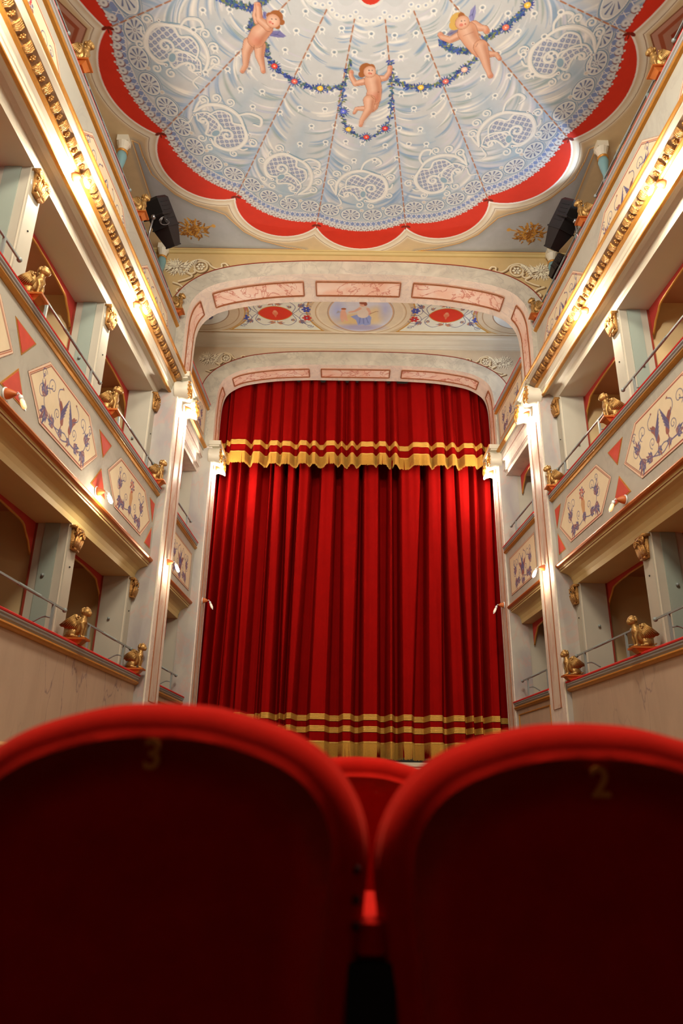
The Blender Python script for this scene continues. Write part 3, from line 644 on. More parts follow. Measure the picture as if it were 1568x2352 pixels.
# cornice strips where the arches meet the ceilings
o = obj('trim_1', G().prism([(8.93, 8.62), (8.93, 8.585), (8.95, 8.58), (8.965, 8.565), (8.975, 8.555), (9.01, 8.55), (9.01, 8.62)], lambda y, z, x: (x, y, z), -3.5, 3.5), OCHRE); struct(o)
o = obj('trim_2', G().prism([(11.15, 8.7), (11.15, 8.60), (11.18, 8.585), (11.2, 8.56), (11.22, 8.50), (11.27, 8.47), (11.275, 8.44), (11.29, 8.43), (11.29, 8.41), (11.33, 8.40), (11.33, 8.7)], lambda y, z, x: (x, y, z), -3.5, 3.5), CREAM); struct(o)
g = G(); g.box(-3.6, 3.6, YC+.01, YC+.05, 8.2, 9.0); struct(obj('wall_stage_side', g, DARK))
def pier(side, yf, dep, xin, label, ztop, lamp=True):
    r = thing('proscenium_pier', (xin, yf, FLOOR), label, 'pier'); s = -side  # s: towards the hall
    xo = xin+side*.30
    a, b = sorted((xin, xo)); zb = 1.0
    obj('shaft', G().box(a, b, yf, yf+dep, zb-.9, 6.4), PALE, r)
    a, b = sorted((xin+side*.30, xin+side*.66)); obj('jamb', G().box(a, b, yf+.004, yf+dep, zb-.9, 7.24), STONE, r)
    a, b = sorted((xin+side*.66, xin+side*1.75)); struct(obj('wall_'+SIDE[side], G().box(a, b, yf+.004, yf+dep, 1.8, 7.24), BOXTAN))
    a, b = sorted((xin-s*.012, xin-s*.30)); obj('front_strip', G().box(a, b, yf-.008, yf, zb, 6.35), STRIP, r)
    if yf < 10:
        obj('corner_bead', G().tube([(xin-s*.014, yf-.008, zb), (xin-s*.014, yf-.008, 6.0)], .007, 6), CREAM, r)
        obj('base_moulding', G().box(min(xin+s*.03, xin-s*.25), max(xin+s*.03, xin-s*.25), yf-.04, yf+dep+.03, 1.42, 1.47).box(min(xin+s*.02, xin-s*.25), max(xin+s*.02, xin-s*.25), yf-.03, yf+dep+.02, 1.38, 1.42), OCHRE, r)
    ya, yb = yf+dep*.255, yf+dep*.745; x = xin+s*.004; z0, z1 = (1.84, 5.8) if yf < 10 else (1.6, 5.85)
    obj('pink_marble_panel', G().add([(x, ya, z0), (x, yb, z0), (x, yb, z1), (x, ya, z1)], [(0, 1, 2, 3)]), marble('worn_pink_marble', pc(222, 196, 166), pc(200, 130, 104), vs=3.0, width=.04, amt=.5, cloud=.05, stretch=(1, 1, .4)), r)
    loop = [(x+s*.002, ya, z1), (x+s*.002, ya, z0), (x+s*.002, yb, z0), (x+s*.002, yb, z1)]
    obj('panel_frame', G().tube(loop, .0075, 4, sq=True), FRAME, r)
    # ionic capital
    c = G(); zt = ztop
    p = lambda x0, x1: sorted((x0, x1))
    a, b = p(xin-s*.05, xin+s*.15); c.box(a, b, yf-.06, yf+dep+.09, zt-.075, zt); a, b = p(xin-s*.05, xin+s*.125); c.box(a, b, yf-.04, yf+dep+.06, zt-.10, zt-.075)
    a, b = p(xin-s*.05, xin+s*.10); c.box(a, b, yf+.05, yf+dep-.05, zt-.30, zt-.09)
    cap = obj('capital', c, CREAM, r); cap['label'] = 'cream ionic capital with scrolls'
    for yy in (yf+.075, yf+dep-.045):
        v = G(); v.lathe([(.15, 0), (.16, .02), (.13, .10), (.16, .19), (.15, .205)], (xin-s*.055, yy, zt-.255), (s, 0, 0), 28)
        o = obj('volute', v, CREAM, r, smooth=True)
        v = G(); v.tube([(xin+s*.155, yy+q[0], zt-.255+q[1]) for q in spiral(0, 0, .14, .02, PI/2, 2.2, 60)], .009, 6)
        for k in range(5): v.ell((xin+s*.155, yy+.155*math.cos(2.6+k*.42), zt-.255+.155*math.sin(2.6+k*.42)), .012, 8)
        v.ell((xin+s*.15, yy, zt-.255), .025, 10); obj('scroll_line', v, GOLDP, r, smooth=True)
    g = G(); a, b = p(xin+s*.15, xin+s*.158); g.box(a, b, yf-.062, yf+dep+.092, zt-.012, zt+.004); obj('gilt_edge', g, GOLDP, r)
    return r
for side in (-1, 1):
    pier(side, Y1, D1, px1(side), 'outer %s proscenium pier, nearer the seats, faced with a tall pink marble strip' % SIDE[side], 6.42)
    pier(side, Y2, D2, px2(side), 'inner %s proscenium pier standing right against the red curtain' % SIDE[side], 6.47)
# ================================================================== MAIN CEILING FRESCO
def cz(px, py): v = at(px, py, 2, 8.6); return (v.x, v.y)
MX, MYC = 0.05, 4.33
CUSP = [(.66, 8.43), (1.78, 7.9), (2.60, 6.86), (2.86, 5.49)]
def cuspring():
    q = [(MX+x, y) for x, y in CUSP] + [(MX+x, 2*MYC-y) for x, y in CUSP[::-1]]
    return q + [(2*MX-x, y) for x, y in q[::-1]]            # clockwise from the stage end
RING = cuspring(); NR = len(RING)
def gores():
    """(left seam end, right seam end, sagitta) for every lobe, first the stage one"""
    out = []
    for i in range(NR):
        a, b = RING[i-1], RING[i]; L = math.hypot(a[0]-b[0], a[1]-b[1]); out.append((a, b, .46 if L < 1.36 else (.36 if L < 1.5 else .4)))
    return out
ROS = (0.07, 4.33)
def lerp(a, b, t): return (a[0]+(b[0]-a[0])*t, a[1]+(b[1]-a[1])*t)
CRM = pc(216, 208, 190); CRL = pc(232, 222, 202); BLG = pc(120, 132, 152); VEIL = pc(198, 194, 182); TEAL = pc(142, 164, 168)
def lattice(cv, poly, ang, step):
    P = np.array(poly); cv.poly(poly, pc(124, 134, 156), .95); cx, cy = P.mean(0); R = np.hypot(*(P-[cx, cy]).T).max()
    w = cv.win(P[:, 0].min(), P[:, 0].max(), P[:, 1].min(), P[:, 1].max())
    if w is None: return
    U, V = w[2], w[3]; ins = np.zeros(U.shape, bool)
    for k in range(len(P)):
        a, b = P[k], P[(k+1) % len(P)]
        if abs(b[1]-a[1]) > 1e-9: ins ^= ((a[1] > V) != (b[1] > V)) & (U < (b[0]-a[0])*(V-a[1])/(b[1]-a[1])+a[0])
    for da in (0, PI/2):
        c, s_ = math.cos(ang+da), math.sin(ang+da); d = (U*c+V*s_)/step; q = np.abs(d-np.round(d))*step
        cv.mix(w, np.where(ins, (.0075-q)/cv.res+.5, 0)*.85, CRM)
    for da in (PI/4, 3*PI/4):
        c, s_ = math.cos(ang+da), math.sin(ang+da); d = (U*c+V*s_)/(step*.7071); q = np.abs(d-np.round(d))*step*.7
        cv.mix(w, np.where(ins, (.003-q)/cv.res+.5, 0)*.4, CRL)
def motif(cv, c, sc, ang, flip, var):
    ca, sa = math.cos(ang), math.sin(ang)
    T = lambda pts: [(c[0]+sc*(flip*x*ca-y*sa), c[1]+sc*(flip*x*sa+y*ca)) for x, y in pts]
    A = smooth([(-.55, -.05), (-.5, .3), (-.25, .47), (0, .36), (.22, .52), (.55, .35), (.68, 0), (.55, -.38), (.25, -.5), (.05, -.3), (.0, -.02), (-.25, .02), (-.55, -.05)], 5)
    B = smooth([(-.75, -.28), (-.6, .0), (-.25, .05), (.0, -.12), (.04, -.4), (-.1, -.52), (-.22, -.34), (-.4, -.2), (-.55, -.4), (-.75, -.28)], 5)
    A = [(x*1.22+.03, y*1.22) for x, y in A]; B = [(x*1.18-.02, y*1.18) for x, y in B]
    lattice(cv, T(A), .5+ang, .062); lattice(cv, T(B), -.3+ang, .056)
    lines = [(A, .032), (B, .03), (smooth([(-1.0, -.35), (-.95, .2), (-.6, .62), (-.1, .78), (.35, .66)]), .05), (spiral(.3, -.05, .26, .05, -2.2, -1.35), .035), (spiral(-.58, -.36, .16, .03, 0, 1.2), .03),
             (smooth([(.35, .66), (.75, .45), (.9, .0), (.8, -.4), (.4, -.68), (.1, -.62)]), .045), (smooth([(.1, .74), (.0, 1.05), (-.3, 1.2), (-.5, 1.05), (-.36, .92)]) if var % 2 else smooth([(-.1, .8), (.05, 1.15), (.4, 1.35), (.62, 1.15), (.45, 1.0)]), .035),
             (smooth([(-1.0, -.35), (-1.12, -.1), (-1.2, .1)]), .03), (spiral(-1.16, .22, .17, .04, .2, 1.35), .026), (spiral(-.98, .62, .16, .04, -.3, 1.35), .026), (spiral(-.62, .90, .15, .04, -.8, 1.35), .024),
             (spiral(1.02, .48, .17, .04, PI, -1.35), .026), (smooth([(.86, -.1), (1.05, 0), (1.1, .18)]), .026), (spiral(1.0, -.36, .14, .03, PI, 1.3), .024), (spiral(-.1, -.85, .16, .04, 1.2, -1.2), .026), (spiral(.35, -.9, .14, .04, 2, 1.2), .026), (smooth([(-.9, -.5), (-.8, -.8), (-1.0, -.95)]), .024)]
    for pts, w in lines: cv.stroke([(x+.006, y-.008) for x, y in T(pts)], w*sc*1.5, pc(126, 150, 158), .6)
    for pts, w in lines: cv.stroke(T(pts), [w*sc*1.45*math.sin(PI*(.12+.8*i/len(pts)))**.6 for i in range(len(pts))], CRM, .97)
    for pts, w in lines: cv.stroke([(x-.002, y+.003) for x, y in T(pts)], w*sc*.5, CRL, .8)
    for a, b in ((-.9, -.42), (.12, -.66), (.88, .5), (.7, .62)):
        p = T([(a, b)])[0]; cv.ell(p, .05*sc, .05*sc, 0, CRL); cv.ell(p, .022*sc, .022*sc, 0, pc(110, 100, 110))
    cv.ell(T([(.02, -.32)])[0], .13*sc, .2*sc, ang, TEAL, .8); cv.ell(T([(.02, -.32)])[0], .13*sc, .2*sc, ang, CRM, 1, ring=.03*sc)
def wheel(cv, p, rx, ry, a):
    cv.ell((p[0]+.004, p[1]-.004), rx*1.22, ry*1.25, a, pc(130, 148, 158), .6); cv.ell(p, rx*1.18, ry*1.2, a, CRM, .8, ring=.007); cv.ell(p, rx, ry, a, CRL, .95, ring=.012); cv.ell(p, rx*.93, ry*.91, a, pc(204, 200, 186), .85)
    ca, sa = math.cos(a), math.sin(a)
    for k in range(10):
        t = 2*PI*k/10+.2; q = [(rx*f*math.cos(t), ry*f*math.sin(t)) for f in (.28, .55, .76)]
        cv.stroke([(p[0]+x*ca-y*sa, p[1]+x*sa+y*ca) for x, y in q], [.003, .0085, .012], pc(104, 112, 136), .85)
    cv.ell(p, .018, .014, a, pc(110, 110, 130)); cv.ell(p, .009, .008, a, CRL)
def bow(cv, p, s=1.0):
    cv.ell(p, .038*s, .033*s, 0, CRL, .85, ring=.015*s); cv.ell(p, .019*s, .016*s, 0, pc(140, 150, 152), .6); cv.ell((p[0], p[1]+.006), .006, .006, 0, pc(110, 116, 124), .7)
    for d in (-1, 1): cv.stroke([(p[0]+d*.012*s, p[1]+.026*s), (p[0]+d*.026*s, p[1]+.055*s)], [.010*s, .005], CRL, .75)
def garland(cv, pts, fl, seed):
    random.seed(seed); P = resample(smooth(pts, 8), 60); cols = [pc(58, 72, 140), pc(72, 96, 160), pc(46, 62, 116), pc(84, 110, 96), pc(126, 132, 70), pc(70, 110, 120)]
    cv.stroke([tuple(p) for p in P], .0045, pc(60, 70, 90), .9)
    for p in P:
        for k in range(3):
            a = random.uniform(0, 6.28); l = random.uniform(.026, .06); q = (p[0]+random.uniform(-.012, .012), p[1]+random.uniform(-.012, .012))
            cv.stroke([q, (q[0]+l*.6*math.cos(a), q[1]+l*.6*math.sin(a)), (q[0]+l*math.cos(a), q[1]+l*math.sin(a))], [.004, .012, .002], random.choice(cols), .9)
        if random.random() < .2: cv.ell((p[0]+random.uniform(-.02, .02), p[1]+random.uniform(-.02, .02)), .008, .008, 0, pc(222, 196, 90))
        if random.random() < .25:
            a = random.uniform(0, 6.28); cv.stroke([(p[0]+x, p[1]+y) for x, y in spiral(.04*math.cos(a), .04*math.sin(a), .016, .01, a, .8, 10)], .0018, pc(80, 90, 140), .7)
    for (x, y), col in fl:
        for k in range(13):
            a = k*2*PI/13; cv.stroke([(x, y), (x+.075*math.cos(a), y+.07*math.sin(a))], [.014, .004], cols[k % 4])
        cv.ell((x, y), .037, .034, 0, col)
        for k in range(5):
            a = k*1.256; cv.ell((x+.018*math.cos(a), y+.018*math.sin(a)), .010, .008, a, tuple(min(.9, c*1.5+.06) for c in col), .8)
        cv.ell((x, y), .008, .008, 0, pc(250, 235, 190))
def putto(cv, ox, oy, k, limbs, head, hair, wings, face, extra=()):
    """limbs: [(points, radii)] in sketch units; back-to-front"""
    M = lambda x, y: cz(ox+x/k, oy+y/k); u = 1.0/k*0.0060
    sk, dk, hl, bl = pc(212, 150, 112), pc(132, 70, 42), pc(234, 188, 154), pc(208, 110, 78)
    for w, c in wings:
        cv.poly([M(*p) for p in w], c); m = np.mean(np.array(w), 0)
        for p in w[::2]: cv.stroke([M(*m), M(*p)], [.006, .002], pc(90, 88, 130), .6)
    for pts, rad in limbs:
        P = [M(*p) for p in pts]; R = [r*u for r in rad]
        cv.stroke(P, [r+.0035 for r in R], dk, .95); cv.stroke(P, R, sk)
        cv.stroke([(x+R[0]*.45, y+R[0]*.2) for x, y in P], [r*.5 for r in R], pc(170, 100, 68), .35, soft=max(R)*.45)
        cv.stroke([(x-R[0]*.22, y-R[0]*.15) for x, y in P], [r*.5 for r in R], hl, .6, soft=max(R)*.5)
        cv.stroke([P[-1], P[-1]], [R[-1]*.8]*2, bl, .35, soft=R[-1]*.6)
    for (x, y), r, c in hair: cv.ell(M(x, y), r*u, r*u*.95, 0, c)
    hx, hr = head; cv.ell(M(*hx), hr*u+.003, hr*u+.003, 0, dk, .8); cv.ell(M(*hx), hr*u, hr*u, 0, sk); cv.ell(M(*hx), hr*u*.8, hr*u*.8, 0, hl, .6, soft=hr*u*.4)
    for (x, y), r, c in face: cv.ell(M(x, y), r*u, r*u*.8, 0, c, .85)
    for pts, w, c in extra: cv.stroke([M(*p) for p in pts], w*u, c, .6)
HB, HG, LIP, EYE = pc(164, 96, 48), pc(214, 168, 84), pc(190, 60, 40), pc(80, 60, 60)
def paint_main(cv, fine):
    ol = [];
    for a, b, s in gores(): ol += arc3(a, b, -s, 20)[:-1]
    loop = ol+[ol[0]]
    # side and corner panels
    for s in (-1, 1):
        X = lambda x: MX+s*x
        sp = [(X(2.98), 8.93), (X(2.98), 6.95), (X(2.90), 7.0), (X(2.90), 7.2), (X(2.86), 7.5), (X(2.62), 7.84), (X(2.36), 8.05), (X(2.1), 8.15), (X(1.97), 8.22), (X(1.92), 8.3), (X(1.74), 8.56), (X(1.5), 8.74), (X(1.15), 8.87), (X(.85), 8.93)]
        cv.poly(sp, pc(176, 172, 160)); cv.stroke(sp+[sp[0]], .05, pc(142, 138, 128), .45, soft=.05); cv.poly([(X(2.9), 8.86), (X(2.9), 7.3), (X(2.6), 7.98), (X(2.05), 8.3), (X(1.75), 8.7), (X(1.3), 8.87)], pc(182, 178, 168), .7, soft=.05)
        cv.stroke(sp+[sp[0]], .011, pc(206, 140, 60)); cv.stroke([(x-.006, y-.006) for x, y in sp], .003, pc(246, 226, 170))
        # red side spandrels
        for yy in (5.49, 2*MYC-5.49):
            ch = lambda k: [(X(3.08+.11*k), yy), (X(3.30+.04*k), yy+.32-.1*k), (X(3.9), yy+.42-.1*k), (X(3.9), yy-.42+.1*k), (X(3.30+.04*k), yy-.32+.1*k)]
            cv.poly(ch(0), pc(196, 140, 112)); cv.poly(ch(.7), pc(168, 84, 52)); cv.poly(ch(1.2), pc(186, 128, 100)); cv.poly(ch(2), pc(150, 56, 34)); cv.stroke(ch(0)+[ch(0)[0]], .008, pc(140, 80, 50))
        # gold trophy of music
        random.seed(21)
        cx, cy = X(2.50), 8.52
        for j in range(120):
            a = random.uniform(0, 6.28); rr = random.uniform(.0, .19); p = (cx+1.15*rr*math.cos(a), cy+rr*math.sin(a)); b = a+random.uniform(-.7, .7); L = random.uniform(.03, .07)
            q = (p[0]+L*math.cos(b), p[1]+L*math.sin(b)); cv.stroke([(p[0]+.005, p[1]+.006), (q[0]+.005, q[1]+.006)], [.014, .006], pc(110, 58, 18)); cv.stroke([p, q], [.010, .004], random.choice([pc(206, 140, 50), pc(186, 116, 34), pc(226, 164, 70)]))
        for d in (-1, 1): cv.stroke(smooth([(cx+d*.03, cy+.12), (cx+d*.09, cy+.02), (cx+d*.05, cy-.1), (cx+d*.08, cy-.2)]), .013, pc(210, 146, 56))
        for d in (-.02, 0, .02): cv.stroke([(cx+d, cy-.1), (cx+d, cy+.1)], .003, pc(120, 64, 20))
        cv.stroke([(cx+s*-.12, cy-.02), (cx-s*.30, cy-.07)], [.007, .012], pc(214, 152, 64)); cv.ell((cx-s*.32, cy-.07), .03, .035, 0, pc(226, 166, 76))
    # mouldings round the medallion
    cv.stroke(loop, .15, pc(222, 192, 146)); cv.stroke(loop, .130, pc(236, 214, 176)); cv.stroke(loop, .112, pc(142, 102, 66)); cv.stroke(loop, .104, pc(238, 220, 186)); cv.stroke(loop, .06, pc(222, 196, 156), .8, soft=.03); cv.stroke(loop, .022, pc(246, 232, 204))
    cv.poly(ol, pc(214, 52, 30))
    # veil
    vl = []; segs = []
    for a, b, s in gores():
        a2, b2 = lerp(a, ROS, .028), lerp(b, ROS, .028); A = arc3(a2, b2, -.19, 20); segs.append(A); vl += A[:-1]
    cv.stroke(vl+[vl[0]], .012, pc(130, 24, 16), .6, soft=.02); cv.poly(vl, VEIL)
    keep_ = cv.c.copy(); rng = random.Random(4)
    for gi, (a, b, s) in enumerate(gores()):
        if not fine and gi % 1: continue
        # tonal folds hanging between the seams
        for k in range(130 if fine else 40):
            t = .24+.74*rng.random(); A0, B0 = lerp(ROS, a, t), lerp(ROS, b, t); m = lerp(A0, B0, .5); d = math.hypot(m[0]-ROS[0], m[1]-ROS[1]); sag = (.10+.30*t)*math.hypot(A0[0]-B0[0], A0[1]-B0[1])*rng.uniform(.7, 1.3)
            full_ = arc3(A0, B0, -sag, 18); n0 = rng.choice([0, 0, 0, 10, 11, 12]); n1 = n0+rng.choice([5, 6, 8, 10]) if n0 < 9 else 18
            seg = full_[n0:n1+1]; w = rng.uniform(.004, .022)*(.6+t)
            wd = [w*math.sin(PI*(i+.6)/(len(seg)+.2))+.002 for i in range(len(seg))]
            c, al = rng.choice([(pc(126, 152, 170), .55), (pc(146, 162, 160), .55), (pc(138, 160, 176), .5), (pc(234, 222, 200), .65), (pc(226, 216, 202), .6), (pc(206, 194, 192), .4), (pc(140, 156, 144), .45)])
            if t > .8 and rng.random() < .5: c = pc(128, 152, 172)
            cv.stroke(seg, wd, c, al, soft=w*.9)
        mm = lerp(a, b, .5)
        cv.stroke([lerp(ROS, mm, .62), lerp(ROS, mm, .93)], [.10, .26], pc(138, 166, 176), .38, soft=.2)
        # darker tint near the rim
        for q in (a, b): cv.stroke([lerp(ROS, q, .5), lerp(ROS, q, .98)], [.01, .10], pc(150, 172, 190), .28, soft=.08)
    msk = Cv(cv.u0, cv.u[-1], cv.v0, cv.v[-1], cv.res, (0, 0, 0)); msk.u, msk.v, msk.c = cv.u, cv.v, np.zeros_like(cv.c); msk.poly(vl, (1, 1, 1)); cv.c = keep_*(1-msk.c)+cv.c*msk.c
    for gi, A in enumerate(segs):
        m = lerp(A[0], A[-1], .5)
        inn = lambda d: [lerp(p, ROS, d/math.hypot(p[0]-ROS[0], p[1]-ROS[1])) for p in A]
        cv.stroke(inn(.125), .045, pc(128, 142, 172), .8, soft=.03)
        L = resample(inn(.125), 18)
        for i in range(17):
            c = L[i]; n = L[min(17, i+1)]; t = (n-c)/(np.hypot(*(n-c))+1e-9); nn = np.array([t[1], -t[0]])*.04; cv.stroke([tuple(c-nn), tuple(c+nn+t*.05)], .0045, CRL, .85); cv.stroke([tuple(c+nn), tuple(c-nn+t*.05)], .0045, CRL, .85)
        cv.stroke(inn(.17), .008, CRM, .9)
        R = resample(inn(.045), 15)
        for i, p in enumerate(R[:-1]):
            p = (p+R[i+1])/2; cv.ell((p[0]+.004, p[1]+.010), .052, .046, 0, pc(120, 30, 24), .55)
        for i, p in enumerate(R[:-1]):
            p = (p+R[i+1])/2; d = (p-np.array(ROS)); d /= np.hypot(*d)
            for e in (-.5, 0, .5):
                q = p+d*.05+np.array([-d[1], d[0]])*e*.07; cv.ell(tuple(q), .013, .013, 0, CRM, .9)
            cv.ell(tuple(p), .047, .043, 0, pc(206, 200, 188)); cv.ell(tuple(p), .032, .029, 0, CRL, .9, ring=.007); cv.ell(tuple(p), .012, .011, 0, pc(138, 132, 136))
        W_ = inn(.30); W_ = [np.array(q) for q in W_]; LL = math.hypot(A[0][0]-A[-1][0], A[0][1]-A[-1][1]); n = 4 if LL < 1.36 else 4
        RW = resample(W_, 2*n+1)
        for i in range(n):
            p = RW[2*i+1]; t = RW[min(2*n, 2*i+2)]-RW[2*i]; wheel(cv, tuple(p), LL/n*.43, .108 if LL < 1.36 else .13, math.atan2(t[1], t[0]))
            if i: q = RW[2*i]; cc = lerp(tuple(q), ROS, .025); cv.ell(cc, .03, .028, 0, CRM, .9); cv.ell(cc, .02, .018, 0, pc(206, 190, 168), .8)
        # big lace motif
        a, b = A[0], A[-1]; mid = A[10]; d0 = math.hypot(mid[0]-ROS[0], mid[1]-ROS[1]); c = lerp(mid, ROS, (.82 if LL < 1.36 else .92)/d0); ang = math.atan2(mid[1]-ROS[1], mid[0]-ROS[0])-PI/2+PI
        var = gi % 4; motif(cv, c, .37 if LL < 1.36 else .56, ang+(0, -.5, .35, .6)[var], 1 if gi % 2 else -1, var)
    # scattered bows
    rng = random.Random(9)
    for i in range(-7, 8):
        for j in range(10):
            x = ROS[0]+i*.27+(.13 if j % 2 else 0)+rng.uniform(-.04, .04); y = 5.0+j*.245+rng.uniform(-.04, .04); d = math.hypot(x-ROS[0], y-ROS[1])
            if 1.0 < d and d < (2.9 if abs(x) < .9 else 2.55) and y < 7.35: bow(cv, (x, y))
    for r_, (a, b, s) in enumerate(gores()):   # seams
        e = lerp(a, ROS, .01); L = math.hypot(e[0]-ROS[0], e[1]-ROS[1]); n = int(L/.11)
        cv.stroke([lerp(ROS, e, .22), e], .006, pc(206, 180, 150), .8)
        for k in range(int(n*.22), n): cv.stroke([lerp(ROS, e, k/n), lerp(ROS, e, (k+.62)/n)], .0085, pc(170, 112, 76), .95)
        q = lerp(a, ROS, .004)
        for d in (-1, 1): cv.ell((q[0]+d*.035, q[1]), .04, .02, d*.5, pc(120, 34, 18), .9)
        cv.stroke([q, (q[0], q[1]+.05)], .008, pc(120, 34, 18))
    # rosette
    P = []; 
    pol = lambda q, r: (lambda d: (ROS[0]+(q[0]-ROS[0])*r/d, ROS[1]+(q[1]-ROS[1])*r/d))(math.hypot(q[0]-ROS[0], q[1]-ROS[1]))
    Q = []
    for a, b, s in gores(): P += arc3(pol(a, .96), pol(b, .96), -.10, 10)[:-1]; Q += arc3(pol(a, .76), pol(b, .76), -.12, 10)[:-1]
    cv.stroke(P+[P[0]], .045, CRM); cv.stroke([lerp(p, ROS, .07) for p in P+[P[0]]], .05, pc(206, 200, 188), .9)
    for i in range(0, len(P), 2): cv.ell(P[i], .03, .028, 0, CRL, .9, ring=.01); cv.ell(P[i], .011, .01, 0, pc(150, 160, 172))
    cv.stroke(Q+[Q[0]], .03, CRM); cv.poly(Q, pc(206, 56, 34))
    if not fine: return
    C = lambda pts: [cz(x, y) for x, y in pts]
    OR, RE, YE, PK = pc(216, 60, 36), pc(196, 46, 40), pc(232, 176, 56), pc(236, 176, 146)
    garland(cv, C([(606, 80), (612, 120), (630, 152), (675, 187), (735, 203), (785, 200)]), [(cz(630, 152), OR), (cz(676, 187), pc(214, 90, 70)), (cz(735, 203), YE)], 1)
    garland(cv, C([(905, 180), (930, 197), (967, 202), (1022, 187), (1062, 160), (1092, 135)]), [(cz(966, 201), YE), (cz(1023, 187), pc(206, 100, 84)), (cz(1066, 160), PK)], 2)
    garland(cv, C([(806, 140), (795, 170), (787, 220), (784, 260), (800, 298), (840, 317), (884, 295), (897, 260), (900, 200), (897, 140)]), [(cz(800, 297), YE), (cz(841, 315), OR), (cz(884, 295), RE), (cz(788, 256), pc(90, 100, 190))], 3)
    garland(cv, C([(1010, 95), (1045, 115), (1078, 116)]), [], 4); garland(cv, C([(1112, 90), (1140, 75), (1170, 55), (1205, 20), (1225, -10)]), [(cz(1161, 63), pc(220, 110, 80)), (cz(1211, 12), YE)], 5)
    garland(cv, C([(500, -6), (530, 8), (560, 15), (585, 20)]), [], 6); garland(cv, C([(584, 45), (578, 70)]), [], 7); garland(cv, C([(600, 4), (612, -12)]), [], 8)
    # three painted putti
    putto(cv, 740, 120, 7.127, [([(700, 920), (560, 925), (520, 995)], (42, 28, 20)), ([(880, 760), (855, 900), (820, 950)], (62, 46, 30)), ([(690, 480), (540, 515), (468, 390), (472, 325)], (50, 38, 28, 30)), ([(915, 435), (1030, 425), (1095, 330), (1108, 250)], (50, 38, 30, 32)),
        ([(820, 470), (855, 620), (835, 745)], (115, 100, 108)), ([(770, 790), (765, 930), (650, 1110), (628, 1200)], (88, 62, 32, 26))], ((775, 320), 84),
        [((715, 275), 92, HB), ((650, 360), 52, HB), ((800, 245), 50, HB), ((840, 260), 24, HB)], [([(510, 380), (560, 370), (690, 430), (600, 460)], pc(130, 156, 160)), ([(840, 390), (905, 270), (905, 370), (850, 420)], pc(130, 150, 150))],
        [((765, 298), 12, EYE), ((815, 298), 10, EYE), ((800, 350), 13, LIP), ((770, 345), 22, pc(220, 130, 100))], [([(855, 770), (800, 720)], 5, pc(150, 86, 54)), ([(915, 655), (925, 650)], 8, pc(150, 86, 54))])
    putto(cv, 540, 0, 11.2, [([(560, 560), (495, 400), (530, 230), (540, 110)], (60, 44, 40, 40)), ([(370, 1120), (285, 1350), (262, 1690), (180, 1840)], (130, 92, 52, 42)), ([(630, 1170), (625, 1450), (700, 1715), (720, 1840)], (125, 88, 48, 46)),
        ([(780, 720), (620, 870), (530, 1030)], (150, 178, 170)), ([(850, 690), (620, 500), (605, 260), (590, 120)], (90, 66, 54, 50))], ((975, 540), 140),
        [((1050, 430), 140, HB), ((1190, 570), 66, HB), ((1085, 680), 60, HB), ((880, 400), 66, HB)], [([(880, 850), (960, 790), (1150, 790), (1310, 930), (1240, 965), (1100, 965), (900, 930)], pc(124, 116, 156)), ([(720, 300), (800, 310), (790, 480), (705, 460)], pc(124, 118, 160))],
        [((940, 490), 16, EYE), ((1045, 495), 16, EYE), ((965, 610), 20, LIP), ((900, 570), 34, pc(222, 130, 104))], [([(490, 1170), (480, 1250)], 8, pc(140, 76, 46))])
    putto(cv, 990, 0, 8.711, [([(1010, 1060), (1150, 1085), (1300, 1085), (1370, 1180)], (74, 56, 36, 28)), ([(575, 700), (385, 800), (225, 750), (180, 690)], (68, 52, 40, 40)), ([(850, 500), (985, 560), (1080, 570), (1110, 625)], (70, 52, 44, 44)),
        ([(720, 630), (800, 800), (910, 960), (960, 1040)], (150, 128, 112, 90)), ([(985, 930), (1060, 1130), (1105, 1300), (1150, 1440), (1185, 1520)], (112, 78, 58, 38, 44))], ((620, 450), 108),
        [((540, 400), 128, HG), ((470, 500), 88, HG), ((690, 370), 36, HG), ((600, 310), 50, HB)], [([(750, 340), (790, 200), (885, 95), (895, 260), (850, 410), (780, 420)], pc(146, 140, 176)), ([(300, 690), (400, 600), (540, 590), (480, 700), (350, 715)], pc(140, 128, 140))],
        [((605, 420), 12, EYE), ((668, 415), 10, EYE), ((680, 480), 14, LIP), ((600, 500), 34, pc(222, 130, 104))], [([(930, 870), (890, 940)], 6, pc(150, 86, 54)), ([(640, 720), (840, 640)], 6, pc(180, 110, 80))])
cvm = Cv(-3.55, 3.65, 4.86, 8.95, RES_MAIN, pc(216, 184, 134)); paint_main(cvm, True)
struct(cvm.mesh('ceiling', lambda U, V: np.stack([U, V, np.full_like(U, 8.6)], -1)))
cvb = Cv(-3.55, 3.65, -2.0, 4.89, .03, pc(216, 184, 134)); paint_main(cvb, False)
struct(cvb.mesh('ceiling', lambda U, V: np.stack([U, V, np.full_like(U, 8.601)], -1)))
g = G()
for s in (-1, 1): a, b = sorted((s*3.5, s*4.7)); g.box(a, b, -2, 12.4, 8.6, 8.7)
g.box(-4.7, 4.7, -5, -1.98, 8.6, 8.7); struct(obj('ceiling', g, TAN))
